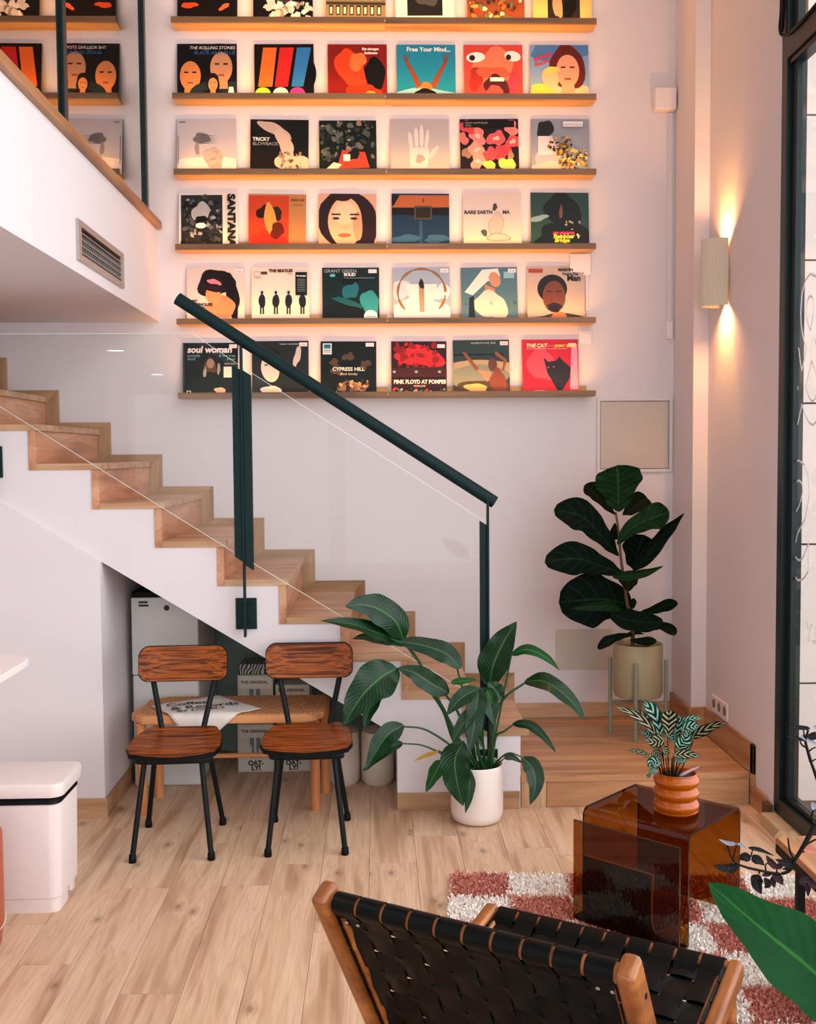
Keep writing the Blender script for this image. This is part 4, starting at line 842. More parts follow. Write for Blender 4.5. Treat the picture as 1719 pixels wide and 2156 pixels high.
for k in range(0, 46):
    a = 2*pi*k/90-pi/2; z = .135-.05*sin(k*.2) if False else .11
    MB().tube([(-1.585+.3275*cos(a), 3.48+.3275*sin(a), z), (-1.585+.3275*cos(a+.04), 3.48+.3275*sin(a+.04), z)], .0022, 5).build('stitch', WHITEP, po)

# ------------------------------------------------------------------ rug
RA = -.07; RO = Vector((.275, 4.105, 0)); ux = Vector((cos(RA), sin(RA), 0)); uy = Vector((sin(RA), -cos(RA), 0)); uy = Vector((-.085, -1, 0)).normalized()
CW, CH = .224, .218; NXc, NYc = 7, 11
rg = thing('rug', 'shaggy rug with pink and white checks under the amber side table', 'rug', (.9, 3.2, 0))
def rp(a, b, z=0): p = RO+ux*a+uy*b; return (p.x, p.y, z)
PX, PY = CW*6, CH*NYc
MB().add([rp(0, 0, .001), rp(PX, 0, .001), rp(PX, PY, .001), rp(0, PY, .001), rp(0, 0, .008), rp(PX, 0, .008), rp(PX, PY, .008), rp(0, PY, .008)],
         [(0, 3, 2, 1)[::-1], (4, 5, 6, 7)[::-1], (0, 1, 5, 4), (1, 2, 6, 5), (2, 3, 7, 6), (3, 0, 4, 7)]).build('backing', mat('rug_backing', S(170, 140, 130), .95), rg)
rr = random.Random(11); piles = [MB(), MB()]
stp = .0074; nxp = int(PX/stp); nyp = int(PY/stp)
for i in range(nxp):
    for j in range(nyp):
        a = (i+rr.random())*stp; b = (j+rr.random())*stp
        wa = a+rr.gauss(0, .005); wb = b+rr.gauss(0, .005)
        which = (int(wa//CW)+int(wb//CH)) % 2
        p = RO+ux*a+uy*b; ang = rr.random()*6.28; w_ = .0030+rr.random()*.002; h_ = .022+rr.random()*.014
        tx, ty = rr.gauss(0, .008), rr.gauss(0, .008)
        cx, cy = cos(ang)*w_, sin(ang)*w_
        M_ = piles[which]; o_ = len(M_.v); x, y = p.x, p.y
        M_.v += [(x-cx, y-cy, .006), (x+cx, y+cy, .006), (x+tx*.5+cx*1.1, y+ty*.5+cy*1.1, h_*.6), (x+tx*.5-cx*1.1, y+ty*.5-cy*1.1, h_*.6), (x+tx+cy, y+ty-cx, h_), (x+tx-cy, y+ty+cx, h_*.94)]
        M_.f += [(o_, o_+1, o_+2, o_+3), (o_+3, o_+2, o_+4, o_+5)]; M_.m += [0, 0]
for M_, nm, m_ in ((piles[0], 'pink_pile', mat('pink_wool', S(212, 138, 122), .95)), (piles[1], 'white_pile', mat('white_wool', S(255, 248, 240), .95))):
    tag(M_.build(nm, m_, rg), kind='stuff')

# ------------------------------------------------------------------ smoked side table
Fp = Vector((1.010, 3.416, 0)); Lp = Vector((.717, 3.700, 0)); Rp = Vector((1.279, 3.636, 0))
ey = (Lp-Fp); wy = ey.length; ey.normalize(); ex = Vector((-ey.y, ey.x, 0)); ex = ex if ex.dot(Rp-Fp) > 0 else -ex
wx_ = .385
ang = math.atan2(ex.y, ex.x)
st_ = thing('side_table', 'bent amber acrylic side table with a magazine sling', 'table', (Fp.x, Fp.y, .031), ang)
# local x = ex (F->R), local y = ey direction (check handedness)
hand = 1 if ex.cross(ey).z > 0 else -1
H = .382; th = .009; r = .03
def bent(off):
    P = []; x0, x1, zt = off, wx_-off, H-off; rr_ = max(.002, r-off)
    P += [(x0, .0)]
    for k in range(7): a = pi-(pi/2)*k/6; P.append((x0+rr_+rr_*cos(a), zt-rr_+rr_*sin(a)))
    for k in range(7): a = pi/2-(pi/2)*k/6; P.append((x1-rr_+rr_*cos(a), zt-rr_+rr_*sin(a)))
    P += [(x1, .0)]
    return P
o1, o2 = bent(0), bent(th); n = len(o1); vs = []; fs = []
for yy in (0, wy*hand):
    for P in (o1, o2): vs += [(x, yy, z) for x, z in P]
for i in range(n-1):
    fs.append((i, i+1, 2*n+i+1, 2*n+i)); fs.append((n+i+1, n+i, 3*n+i, 3*n+i+1))
for b_ in (0, 2*n):
    for i in range(n-1): fs.append((b_+i, b_+n+i, b_+n+i+1, b_+i+1) if b_ == 0 else (b_+i+1, b_+n+i+1, b_+n+i, b_+i))
fs.append((0, 2*n, 3*n, n)); fs.append((n-1, 2*n-1, 4*n-1, 3*n-1))
MB().add(vs, fs).build('bent_sheet', AMBER, st_, world=False)
# dark polished edges along the front profile
AED = mat('amber_cut_edge', S(44, 34, 26), .15, spec=.8)
for yy in (-.0004*hand, (wy+.0004)*hand):
    vs = [(x, yy, z) for P in (o1, o2) for x, z in P]; MB().add(vs, [(i, n+i, n+i+1, i+1) for i in range(n-1)]).build('cut_edge', AED, st_, world=False)
# outer magazine panel, curved sling joined at the foot
xo = -.052
MB().box(xo-.007, xo, -.0, wy*1.0*hand, .0, .352).build('outer_panel', AMBER, st_, world=False)
MB().box(xo-.0074, xo+.0004, -.0012*hand, -.0002*hand, 0, .352).build('panel_edge', AED, st_, world=False)
MB().box(xo-.0074, xo+.0004, 0, wy*hand, .3523, .3535).build('panel_edge', AED, st_, world=False)
sl_ = [(-.012, .215), (-.020, .16), (-.022, .10), (-.018, .05), (.0, .018), (.03, .006), (.07, .004)]
pr = [Vector((x, 0, z)) for x, z in sl_]; C2 = catmull(pr, 18)
vs = []
for off in (0, .006):
    for yy in (wy*.30*hand, wy*.97*hand):
        vs += [(p.x+off, yy, p.z) for p in C2]
m_ = len(C2); fs = []
for i in range(m_-1):
    fs += [(i, i+1, m_+i+1, m_+i), (2*m_+i, 3*m_+i, 3*m_+i+1, 2*m_+i+1), (i, 2*m_+i, 2*m_+i+1, i+1), (m_+i, m_+i+1, 3*m_+i+1, 3*m_+i)]
DAMB = thin_glass('deep_amber_acrylic', (.30, .17, .08, 1), 1.1)
MB().add(vs, fs).build('magazine_sling', DAMB, st_, world=False)
MB().box(-.014, -.004, wy*.30*hand, wy*.97*hand, .2155, .2175).build('sling_rim', mat('sling_rim', S(240, 190, 140), .3), st_, world=False)
MB().tube([(p.x+.003, wy*.30*hand, p.z) for p in C2], .004, 8).build('sling_rim', MATS['sling_rim'], st_, world=False, smooth=True)
MB().box(xo+.001, -.001, 0, wy*hand, 0.0, .009).build('foot_sheet', mat('near_black_acrylic', S(26, 16, 10), .15), st_, world=False)

# ------------------------------------------------------------------ leaves
def leaf(mb, mid, hw, face, prof='lance', fold=.25, ruf=.0, n=22, m=6, curl=0, sd=0, mi=0):
    """blade along midrib; face = side the blade is turned to"""
    C = catmull(mid, n*4); vs = []; uvs = []; C4 = C; tt_ = [(1-cos(pi*i/n))/2*.55+.45*i/n for i in range(n+1)]; C = [C4[min(4*n, round(q*4*n))] for q in tt_]
    rr = random.Random(sd)
    ph = rr.random()*6
    for i, p in enumerate(C):
        t_ = tt_[i]; tan = (C[min(i+1, n)]-C[max(i-1, 0)]).normalized()
        nrm = Vector(face); nrm = (nrm-tan*nrm.dot(tan)); nrm = nrm.normalized() if nrm.length > 1e-4 else Vector((0, 0, 1))
        side = tan.cross(nrm).normalized()
        if prof == 'lance': w_ = sin(pi*min(1, t_**.72))**.8*(1 if t_ < .96 else .8)
        elif prof == 'fiddle': w_ = (.36+.70*min(1, t_/.66)**1.3)*sqrt(max(0, 1-max(0, (t_-.60)/.40)**2.4))*min(1, (t_*6)**.6)
        elif prof == 'oval': w_ = sqrt(max(0, 1-(2*t_-1)**2))
        elif prof == 'heart': w_ = (1-t_)**.75*min(1, (t_*9)**.5)*1.25
        else: w_ = sin(pi*t_)
        for j in range(-m, m+1):
            s_ = j/m; d_ = abs(s_)
            rz_ = ruf*hw*sin(t_*22+ph+(1.5 if s_ > 0 else 0))*d_*d_+fold*hw*w_*d_*1.0-curl*hw*d_*d_*w_
            wob = 1+.05*sin(t_*17+ph)*(1 if ruf else .3)
            vs.append(p+side*(s_*hw*w_*wob)+nrm*rz_); uvs.append((.5+s_*.5, t_))
    k = 2*m+1; fs = []
    for i in range(n):
        for j in range(2*m): a = i*k+j; fs.append((a, a+1, a+k+1, a+k))
    return mb.add(vs, fs, mi, uvs)
def plant_leaves(root, specs, cv, Y0, M_, stem_m, fpx=FPX):
    for i, s_ in enumerate(specs):
        pts, hwpx, opt = s_
        Ys = opt.get('Y', Y0); Ye = opt.get('Ye', Ys)
        P = []
        for q, pt in enumerate(pts):
            f = q/(len(pts)-1); P.append(atY(*cv(*pt), Ys+(Ye-Ys)*f))
        hw = cv.k*hwpx*(Ys+Ye)/2/FPX
        face = opt.get('face', (0, -1, .45))
        mb = leaf(MB(), P, hw, face, opt.get('prof', 'lance'), opt.get('fold', .22), opt.get('ruf', .04), sd=i, curl=opt.get('curl', 0))
        o = mb.build('leaf', opt.get('m', M_), root, smooth=True)
        if 'lab' in opt: o['label'] = opt['lab']
class CV:
    def __init__(s, k, ox, oy): s.k = 1/k; s.ox = ox; s.oy = oy
    def __call__(s, x, y): return s.ox+x*s.k, s.oy+y*s.k
def stems(root, lst, cv, m_, r0=.006, Y0=0, nm='stem'):
    for pts, r_ in lst:
        P = [atY(*cv(p[0], p[1]), p[2] if len(p) > 2 else Y0) for p in pts]
        C = catmull(P, 14); rr_ = [r_*(1-.35*i/14) for i in range(15)]
        MB().tube(C, rr_, 8).build(nm, m_, root, smooth=True)

# bird of paradise
LG = leafmat('glossy_green_leaf', S(1, 28, 12), S(6, 56, 20), S(64, 116, 54), .27, 17, .3, under=S(8, 46, 16))
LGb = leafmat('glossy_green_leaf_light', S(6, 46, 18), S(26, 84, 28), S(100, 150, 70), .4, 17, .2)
LY = mat('dried_yellow_leaf', S(176, 132, 40), .6)
STEMG = mat('green_stem', S(22, 72, 30), .4)
bpz = thing('bird_of_paradise', 'large glossy-leaved plant in a white pot in front of the stairs', 'plant', (.44, 4.77, 0))
MB().lathe([(0, 0), (.085, 0), (.108, .012), (.119, .045), (.1195, .262), (.116, .265), (.112, .262), (.112, .235), (0, .235)], (.44, 4.77, 0), 56).build('pot', mat('white_ceramic', S(236, 224, 216), .4, spec=.4), bpz, smooth=True)
MB().lathe([(0, .245), (.06, .246), (.111, .24)], (.44, 4.77, 0), 30).build('soil', SOIL, bpz)
c5 = CV(2.865, 660, 1240); Y = 4.77
up_ = (0, -1, .8); dn_ = (0, -1, -.3)
plant_leaves(bpz, [
 ([(545, 310), (500, 200), (400, 125), (300, 95), (190, 108)], 100, dict(Y=4.75, Ye=4.6, face=(.3, -1, .5), fold=.15, curl=.15)),
 ([(560, 340), (400, 270), (240, 215), (40, 190)], 58, dict(Y=4.75, Ye=4.55, face=(0, -1, .9))),
 ([(500, 330), (400, 300), (310, 285), (235, 300)], 34, dict(Y=4.7, face=(0, -1, -.4))),
 ([(890, 480), (800, 390), (640, 335), (470, 312)], 62, dict(Y=4.7, Ye=4.75, face=(.2, -1, .2))),
 ([(505, 478), (400, 540), (290, 650), (175, 830)], 125, dict(Y=4.72, Ye=4.55, face=(-.2, -1, .3), fold=.12, ruf=.08)),
 ([(400, 560), (350, 680), (310, 840)], 60, dict(Y=4.76, Ye=4.66, face=(-.2, -1, .0))),
 ([(820, 630), (720, 575), (610, 505), (505, 478)], 66, dict(Y=4.68, Ye=4.7, face=(0, -1, .3))),
 ([(1060, 585), (1090, 450), (1150, 320), (1228, 195)], 96, dict(Y=4.8, Ye=4.78, face=(-.45, -1, 0), fold=.3)),
 ([(1195, 398), (1290, 365), (1400, 410), (1487, 490)], 32, dict(Y=4.86, Ye=4.8, m=LGb)),
 ([(1275, 558), (1400, 560), (1540, 660), (1648, 795)], 66, dict(Y=4.7, Ye=4.55, face=(.3, -1, .9), fold=.1)),
 ([(1005, 590), (985, 700), (965, 850), (940, 995)], 62, dict(Y=4.62, Ye=4.55, face=(0, -1, .3))),
 ([(1005, 600), (920, 640), (860, 690), (805, 762)], 52, dict(Y=4.6, Ye=4.57, m=LG)),
 ([(1010, 600), (1060, 680), (1090, 820)], 62, dict(Y=4.66, Ye=4.6)),
 ([(985, 700), (930, 780), (880, 850), (838, 925)], 46, dict(Y=4.6, Ye=4.56, m=LG)),
 ([(830, 565), (900, 555), (990, 545)], 22, dict(Y=4.62, m=LGb)),
 ([(1050, 610), (1065, 650), (1080, 700)], 22, dict(Y=4.58, m=LGb)),
 ([(1140, 665), (1090, 600), (1050, 565)], 50, dict(Y=4.7)),
 ([(905, 920), (855, 1030), (870, 1180), (905, 1310)], 92, dict(Y=4.6, Ye=4.58, face=(.1, -1, .25), fold=.12)),
 ([(930, 1080), (945, 1200), (918, 1355)], 34, dict(Y=4.62, Ye=4.58)),
 ([(545, 820), (450, 880), (380, 980), (315, 1100)], 66, dict(Y=4.72, Ye=4.6, face=(-.2, -1, .3))),
 ([(540, 930), (470, 950), (400, 1010), (290, 1102)], 34, dict(Y=4.76, Ye=4.66, m=LG)),
 ([(760, 980), (680, 1005), (603, 1040)], 13, dict(Y=4.72, m=LY, lab='small dried yellow leaf')),
 ([(778, 1035), (735, 1110), (678, 1228)], 44, dict(Y=4.74, Ye=4.68, m=LGb)),
 ([(1200, 815), (1300, 820), (1390, 890), (1467, 990)], 30, dict(Y=4.72, Ye=4.62)),
 ([(1262, 1015), (1325, 1085), (1340, 1190), (1308, 1303)], 58, dict(Y=4.68, Ye=4.6, face=(.1, -1, .35))),
 ([(1150, 1020), (1200, 1015), (1262, 1050)], 20, dict(Y=4.68)),
 ([(1020, 960), (1015, 860), (1025, 790)], 14, dict(Y=4.72, m=LGb)),
 ([(1030, 960), (1000, 900), (985, 860)], 16, dict(Y=4.68)),
], c5, Y, LG, STEMG)
stems(bpz, [([(1000, 1095, 4.77), (860, 930, 4.76), (790, 740, 4.73), (705, 610, 4.7)], .013), ([(980, 1095, 4.78), (800, 760, 4.76), (650, 460, 4.75), (550, 325, 4.75)], .009),
 ([(1000, 1095, 4.8), (880, 760, 4.78), (800, 640, 4.75)], .007), ([(990, 1095, 4.79), (930, 720, 4.75), (868, 480, 4.7)], .006),
 ([(1050, 1100, 4.78), (1080, 900, 4.78), (1075, 740, 4.79), (1060, 590, 4.8)], .013), ([(1070, 1095, 4.76), (1095, 800, 4.75), (1150, 660, 4.72), (1280, 565, 4.7)], .008),
 ([(1030, 1095, 4.75), (990, 950, 4.7), (985, 780, 4.64), (1000, 600, 4.62)], .009), ([(1060, 1095, 4.8), (1120, 780, 4.84), (1195, 400, 4.86)], .006),
 ([(985, 1095, 4.77), (850, 960, 4.76), (680, 850, 4.74), (545, 830, 4.72)], .006), ([(975, 1095, 4.78), (880, 1050, 4.77), (680, 950, 4.76), (540, 932, 4.76)], .005),
 ([(970, 1095, 4.76), (840, 1020, 4.73), (755, 975, 4.72)], .005), ([(1075, 1095, 4.77), (1100, 900, 4.75), (1150, 860, 4.73), (1205, 820, 4.72)], .006),
 ([(1080, 1090, 4.77), (1110, 1040, 4.74), (1180, 990, 4.7), (1262, 1015, 4.68)], .005), ([(1085, 1095, 4.76), (1110, 1060, 4.74), (1155, 1020, 4.68)], .004),
 ([(1000, 1090, 4.74), (950, 1000, 4.66), (905, 920, 4.6)], .006), ([(1020, 1095, 4.77), (1030, 980, 4.72), (1010, 880, 4.7)], .007), ([(1040, 1095, 4.76), (1035, 1050, 4.75), (1030, 960, 4.68)], .008), ([(970, 1090, 4.74), (975, 1080, 4.7), (935, 1090, 4.64)], .003)], c5, STEMG)

# fiddle-leaf fig
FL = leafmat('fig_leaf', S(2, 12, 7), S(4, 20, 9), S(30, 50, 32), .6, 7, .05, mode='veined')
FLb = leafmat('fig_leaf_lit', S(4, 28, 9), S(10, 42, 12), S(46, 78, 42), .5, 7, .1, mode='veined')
fg = thing('fiddle_leaf_fig', 'dark fiddle-leaf fig in a beige pot on a stand in the corner', 'plant', (1.385, 5.62, .152))
FC = Vector((1.384, 5.62, 0))
MB().lathe([(0, .36), (.10, .36), (.122, .368), (.130, .39), (.1305, .645), (.126, .65), (.121, .645), (.121, .61), (0, .61)], FC, 56).build('pot', mat('beige_pot', S(156, 142, 112), .6), fg, smooth=True)
MB().lathe([(0, .618), (.12, .616)], FC, 28).build('soil', SOIL, fg)
STD = mat('sage_grey_stand', S(130, 134, 112), .5)
stnd = thing('plant_stand', 'sage grey four-legged stand holding the beige fig pot', 'stand', (FC.x, FC.y, .152))
for k in range(4):
    a = radians(252+90*k); x, y = FC.x+.146*cos(a), FC.y+.146*sin(a)
    MB().tube([(x, y, .153), (x, y, .565)], .0105, 12).build('leg', STD, stnd, smooth=True)
for k in range(2):
    a = radians(252+90*k); c, s_ = cos(a)*.14, sin(a)*.14
    MB().tube([(FC.x-c, FC.y-s_, .345-.016*k), (FC.x+c, FC.y+s_, .345-.016*k)], .0075, 8).build('cross_bar', STD, stnd)
c6 = CV(5.134, 1140, 960)
plant_leaves(fg, [
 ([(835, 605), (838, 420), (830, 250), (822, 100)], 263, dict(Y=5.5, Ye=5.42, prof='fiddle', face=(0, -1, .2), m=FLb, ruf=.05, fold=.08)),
 ([(800, 640), (650, 480), (560, 380), (485, 300)], 106, dict(Y=5.66, Ye=5.72, prof='fiddle', face=(.3, -1, .3))),
 ([(880, 640), (1000, 560), (1080, 500), (1145, 450)], 123, dict(Y=5.66, Ye=5.74, prof='fiddle')),
 ([(840, 1085), (640, 850), (430, 650), (140, 580)], 168, dict(Y=5.6, Ye=5.55, prof='fiddle', face=(.2, -1, .2), ruf=.08)),
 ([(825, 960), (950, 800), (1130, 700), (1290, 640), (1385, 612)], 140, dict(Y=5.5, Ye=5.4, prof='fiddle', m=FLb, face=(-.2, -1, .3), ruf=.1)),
 ([(830, 900), (790, 830), (800, 720)], 50, dict(Y=5.66)),
 ([(1000, 1225), (1020, 1100), (1060, 980), (1110, 850)], 185, dict(Y=5.66, Ye=5.6, prof='fiddle', face=(0, -1, .1))),
 ([(990, 1235), (1150, 1060), (1350, 820), (1550, 620)], 90, dict(Y=5.6, Ye=5.55, prof='lance', face=(.3, -1, .2), ruf=.12)),
 ([(890, 1270), (620, 1180), (380, 1110), (40, 1145)], 174, dict(Y=5.56, Ye=5.5, prof='fiddle', face=(0, -1, .25), ruf=.1)),
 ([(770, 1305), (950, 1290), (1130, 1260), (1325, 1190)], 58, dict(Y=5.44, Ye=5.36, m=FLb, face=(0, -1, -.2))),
 ([(940, 1270), (935, 1360), (940, 1470)], 112, dict(Y=5.6, Ye=5.5)),
 ([(1000, 1640), (800, 1570), (560, 1550), (190, 1580)], 286, dict(Y=5.66, Ye=5.62, prof='fiddle', face=(0, -1, .1), fold=.05)),
 ([(860, 1665), (700, 1620), (500, 1630), (305, 1650)], 58, dict(Y=5.46, Ye=5.38, m=FLb, face=(0, -1, -.2))),
 ([(745, 1690), (900, 1760), (1120, 1800), (1320, 1790)], 118, dict(Y=5.5, Ye=5.4, prof='oval', face=(0, -1, .3))),
 ([(1050, 1700), (1200, 1670), (1350, 1620), (1478, 1590)], 65, dict(Y=5.6, Ye=5.5, prof='fiddle')),
 ([(1190, 1880), (1290, 1840), (1380, 1870), (1455, 1935)], 63, dict(Y=5.56, Ye=5.46, prof='fiddle')),
 ([(1000, 1935), (860, 1950), (720, 2000), (612, 2085)], 54, dict(Y=5.52, Ye=5.42, prof='fiddle')),
 ([(930, 1925), (1020, 1910), (1115, 1925)], 25, dict(Y=5.6)),
 ([(960, 1990), (1080, 2005), (1250, 2000)], 49, dict(Y=5.52, Ye=5.47, prof='fiddle')),
 ([(960, 1560), (985, 1590), (1000, 1650)], 50, dict(Y=5.6)),
], c6, 5.55, FL, STEMG)
BARK = mat('brown_stem', S(92, 66, 46), .8)
stems(fg, [([(990, 2040, 5.62), (985, 1850, 5.6), (930, 1600, 5.6), (890, 1300, 5.58)], .012), ([(890, 1300, 5.58), (862, 1100, 5.56), (835, 800, 5.55), (805, 605, 5.55)], .0085)], c6, BARK)
stems(fg, [([(930, 1600, 5.6), (1000, 1700, 5.58), (1060, 1700, 5.6)], .004), ([(985, 1850, 5.6), (1080, 1890, 5.58), (1190, 1880, 5.56)], .004)], c6, BARK, nm='petiole')

# calathea on the table
CA = leafmat('patterned_leaf', S(3, 24, 20), S(16, 60, 48), S(132, 174, 150), .4, 5, .1, mode='bold')
CAd = leafmat('patterned_leaf_dark', S(12, 5, 8), S(30, 26, 18), S(142, 142, 104), .45, 5, .08, mode='bold')
PC = Vector((1.035, 3.648, .4135))
cl = thing('peacock_plant', 'striped-leaf plant in a ribbed caramel pot on the amber table', 'plant', PC)
prof = [(0, 0), (.070, 0), (.076, .006)]
for b_ in range(3):
    for k in range(1, 10): q = pi*k/10; prof.append((.068+.0115*sin(q), .004+.043*b_+.043*k/10))
    prof.append((.0685, .004+.043*(b_+1)))
prof += [(.071, .136), (.069, .139), (.065, .136), (.063, .115), (0, .115)]
pot = MB().lathe(prof, PC, 56).build('pot', mat('caramel_glaze', S(166, 76, 0), .1, spec=.4, coat=.12), cl, smooth=True)
MB().lathe([(0, .126), (.063, .124)], PC, 24).build('soil', SOIL, cl)
c3 = CV(6.61, 1290, 1460)
plant_leaves(cl, [
 ([(770, 610), (785, 480), (785, 350), (785, 235)], 134, dict(Y=3.58, m=CAd, prof='heart2' if False else 'fiddle')),
 ([(665, 610), (640, 430), (560, 250), (440, 125)], 110, dict(Y=3.64, Ye=3.66, m=CA, prof='oval')),
 ([(620, 600), (480, 420), (250, 270), (15, 170)], 70, dict(Y=3.6, Ye=3.52, m=CAd)),
 ([(580, 560), (480, 400), (380, 290), (265, 210)], 74, dict(Y=3.62, Ye=3.6, m=CAd)),
 ([(730, 650), (640, 660), (560, 680), (450, 640)], 108, dict(Y=3.56, m=CAd, face=(0, -1, .8))),
 ([(560, 620), (500, 570), (400, 545)], 72, dict(Y=3.6, m=CA)),
 ([(522, 885), (420, 830), (300, 795), (183, 800)], 38, dict(Y=3.56, m=CAd)),
 ([(660, 990), (590, 960), (540, 980), (560, 1060)], 90, dict(Y=3.58, m=CA)),
 ([(640, 1080), (560, 1080), (490, 1110)], 41, dict(Y=3.56, m=CA)),
 ([(880, 620), (900, 500), (930, 380), (920, 300)], 74, dict(Y=3.68, m=CA)),
 ([(930, 790), (960, 700), (1010, 640), (1030, 560)], 110, dict(Y=3.6, m=CA, prof='oval')),
 ([(940, 420), (1040, 370), (1140, 340), (1245, 355)], 55, dict(Y=3.68, m=CA)),
 ([(940, 470), (1020, 400), (1060, 360)], 91, dict(Y=3.7, m=CA)),
 ([(960, 520), (1060, 470), (1150, 460), (1210, 480)], 89, dict(Y=3.64, m=CA)),
 ([(1090, 620), (1230, 540), (1420, 450), (1615, 405)], 72, dict(Y=3.6, Ye=3.52, m=CAd)),
 ([(850, 860), (960, 850), (1090, 850), (1235, 875)], 72, dict(Y=3.56, m=CAd)),
 ([(870, 940), (960, 930), (1050, 945)], 50, dict(Y=3.6, m=CA)),
 ([(960, 800), (1020, 770), (1100, 800)], 36, dict(Y=3.62, m=CA)),
 ([(690, 780), (740, 800), (780, 890)], 60, dict(Y=3.58, m=CAd)),
 ([(560, 780), (620, 850), (700, 900)], 79, dict(Y=3.6, m=CAd)),
 ([(860, 670), (840, 580), (870, 500)], 72, dict(Y=3.64, m=CA)),
 ([(1090, 650), (1060, 560), (1090, 500)], 79, dict(Y=3.63, m=CA)),
 ([(520, 1160), (500, 1150), (540, 1120)], 31, dict(Y=3.56, m=CAd)),
], c3, 3.62, CA, STEMG)
DKS = mat('dark_stem', S(20, 12, 10), .6, spec=.15)
stems(cl, [([(x0, 1180, 3.64), (x0+(x1-x0)*.4, 1020, 3.63), (x1, y1, 3.61)], .0022) for x0, x1, y1 in ((790, 770, 610), (760, 660, 610), (740, 620, 600), (700, 560, 700), (730, 700, 760), (720, 640, 980), (830, 850, 860), (840, 880, 640), (860, 940, 780), (880, 1130, 660), (870, 980, 950), (800, 760, 800), (770, 740, 900), (850, 950, 500), (690, 600, 1080), (820, 830, 900))], c3, DKS)
bud = [atY(*c3(940, 1150), 3.6), atY(*c3(1050, 1090), 3.58), atY(*c3(1217, 1015), 3.56)]
MB().tube(catmull(bud, 10), [.002, .004, .0052, .0055, .0055, .005, .0045, .004, .003, .002, .0005], 8).build('rolled_leaf', mat('pink_white_bud', S(206, 170, 180), .5), cl, smooth=True)['label'] = 'pale pink rolled new leaf'

# ------------------------------------------------------------------ low wooden bench by the window
wb = thing('window_bench', 'low oak bench with black steel legs beneath the shopfront window', 'bench', (1.45, 2.2, 0))
BO = wood('bench_oak', S(214, 156, 106), S(198, 138, 90), S(150, 96, 58), 1, k=5, line=.3)
for k in range(3): MB().box(1.246+.155*k, 1.246+.155*(k+1)-.002, 1.2, 3.275, .432, .455).build('board', BO, wb, bevel=.002)
MB().box(1.244, 1.262, 1.2, 3.27, .405, .431).build('steel_rail', BLACKM, wb, bevel=.002)
for y in (3.10, 1.4):
    MB().box(1.244, 1.268, y-.012, y+.012, .035, .404).build('leg', BLACKM, wb, bevel=.002)
    MB().box(1.67, 1.694, y-.012, y+.012, 0, .431).build('leg', BLACKM, wb, bevel=.002)
    MB().box(1.269, 1.669, y-.01, y+.01, .40, .42).build('cross_rail', BLACKM, wb, bevel=.002)
for k in range(3): MB().box(1.235+.15*k, 1.235+.15*(k+1)-.002, 1.2, 3.23, .038, .07).build('lower_board', BO, wb, bevel=.002) if False else MB().box(1.27+.13*k, 1.27+.13*(k+1)-.002, 1.2, 3.02, .052, .078).build('lower_board', BO, wb, bevel=.002)

# dark trailing shrub on the bench
DK = leafmat('dark_leaf', S(7, 7, 10), S(20, 17, 19), S(60, 54, 56), .5, 5, .1, mode='veined')
DKp = leafmat('dark_plum_leaf', S(22, 9, 15), S(40, 20, 26), S(90, 60, 64), .5, 5, .1, mode='veined')
DKg = leafmat('grey_blue_leaf', S(96, 104, 120), S(140, 146, 160), S(90, 96, 110), .45, 5, .4, mode='veined')
DKt = leafmat('tan_dry_leaf', S(120, 84, 52), S(176, 138, 98), S(90, 60, 40), .6, 5, .3, mode='veined')
DKr = leafmat('red_brown_leaf', S(150, 70, 48), S(196, 130, 104), S(90, 50, 40), .6, 5, .3, mode='veined')
pc2 = Vector((1.60, 2.55, .456))
ds = thing('dark_leaved_shrub', 'thin-branched shrub with dark and dried leaves at the right edge', 'plant', pc2)
MB().lathe([(0, 0), (.07, 0), (.09, .16), (.085, .165), (.08, .15), (0, .15)], pc2, 32).build('pot', mat('black_pot', S(34, 32, 34), .6), ds, smooth=True)
MB().lathe([(0, .152), (.08, .15)], pc2, 20).build('soil', SOIL, ds)
c7 = CV(5.39, 1480, 1500); Yd = 2.45
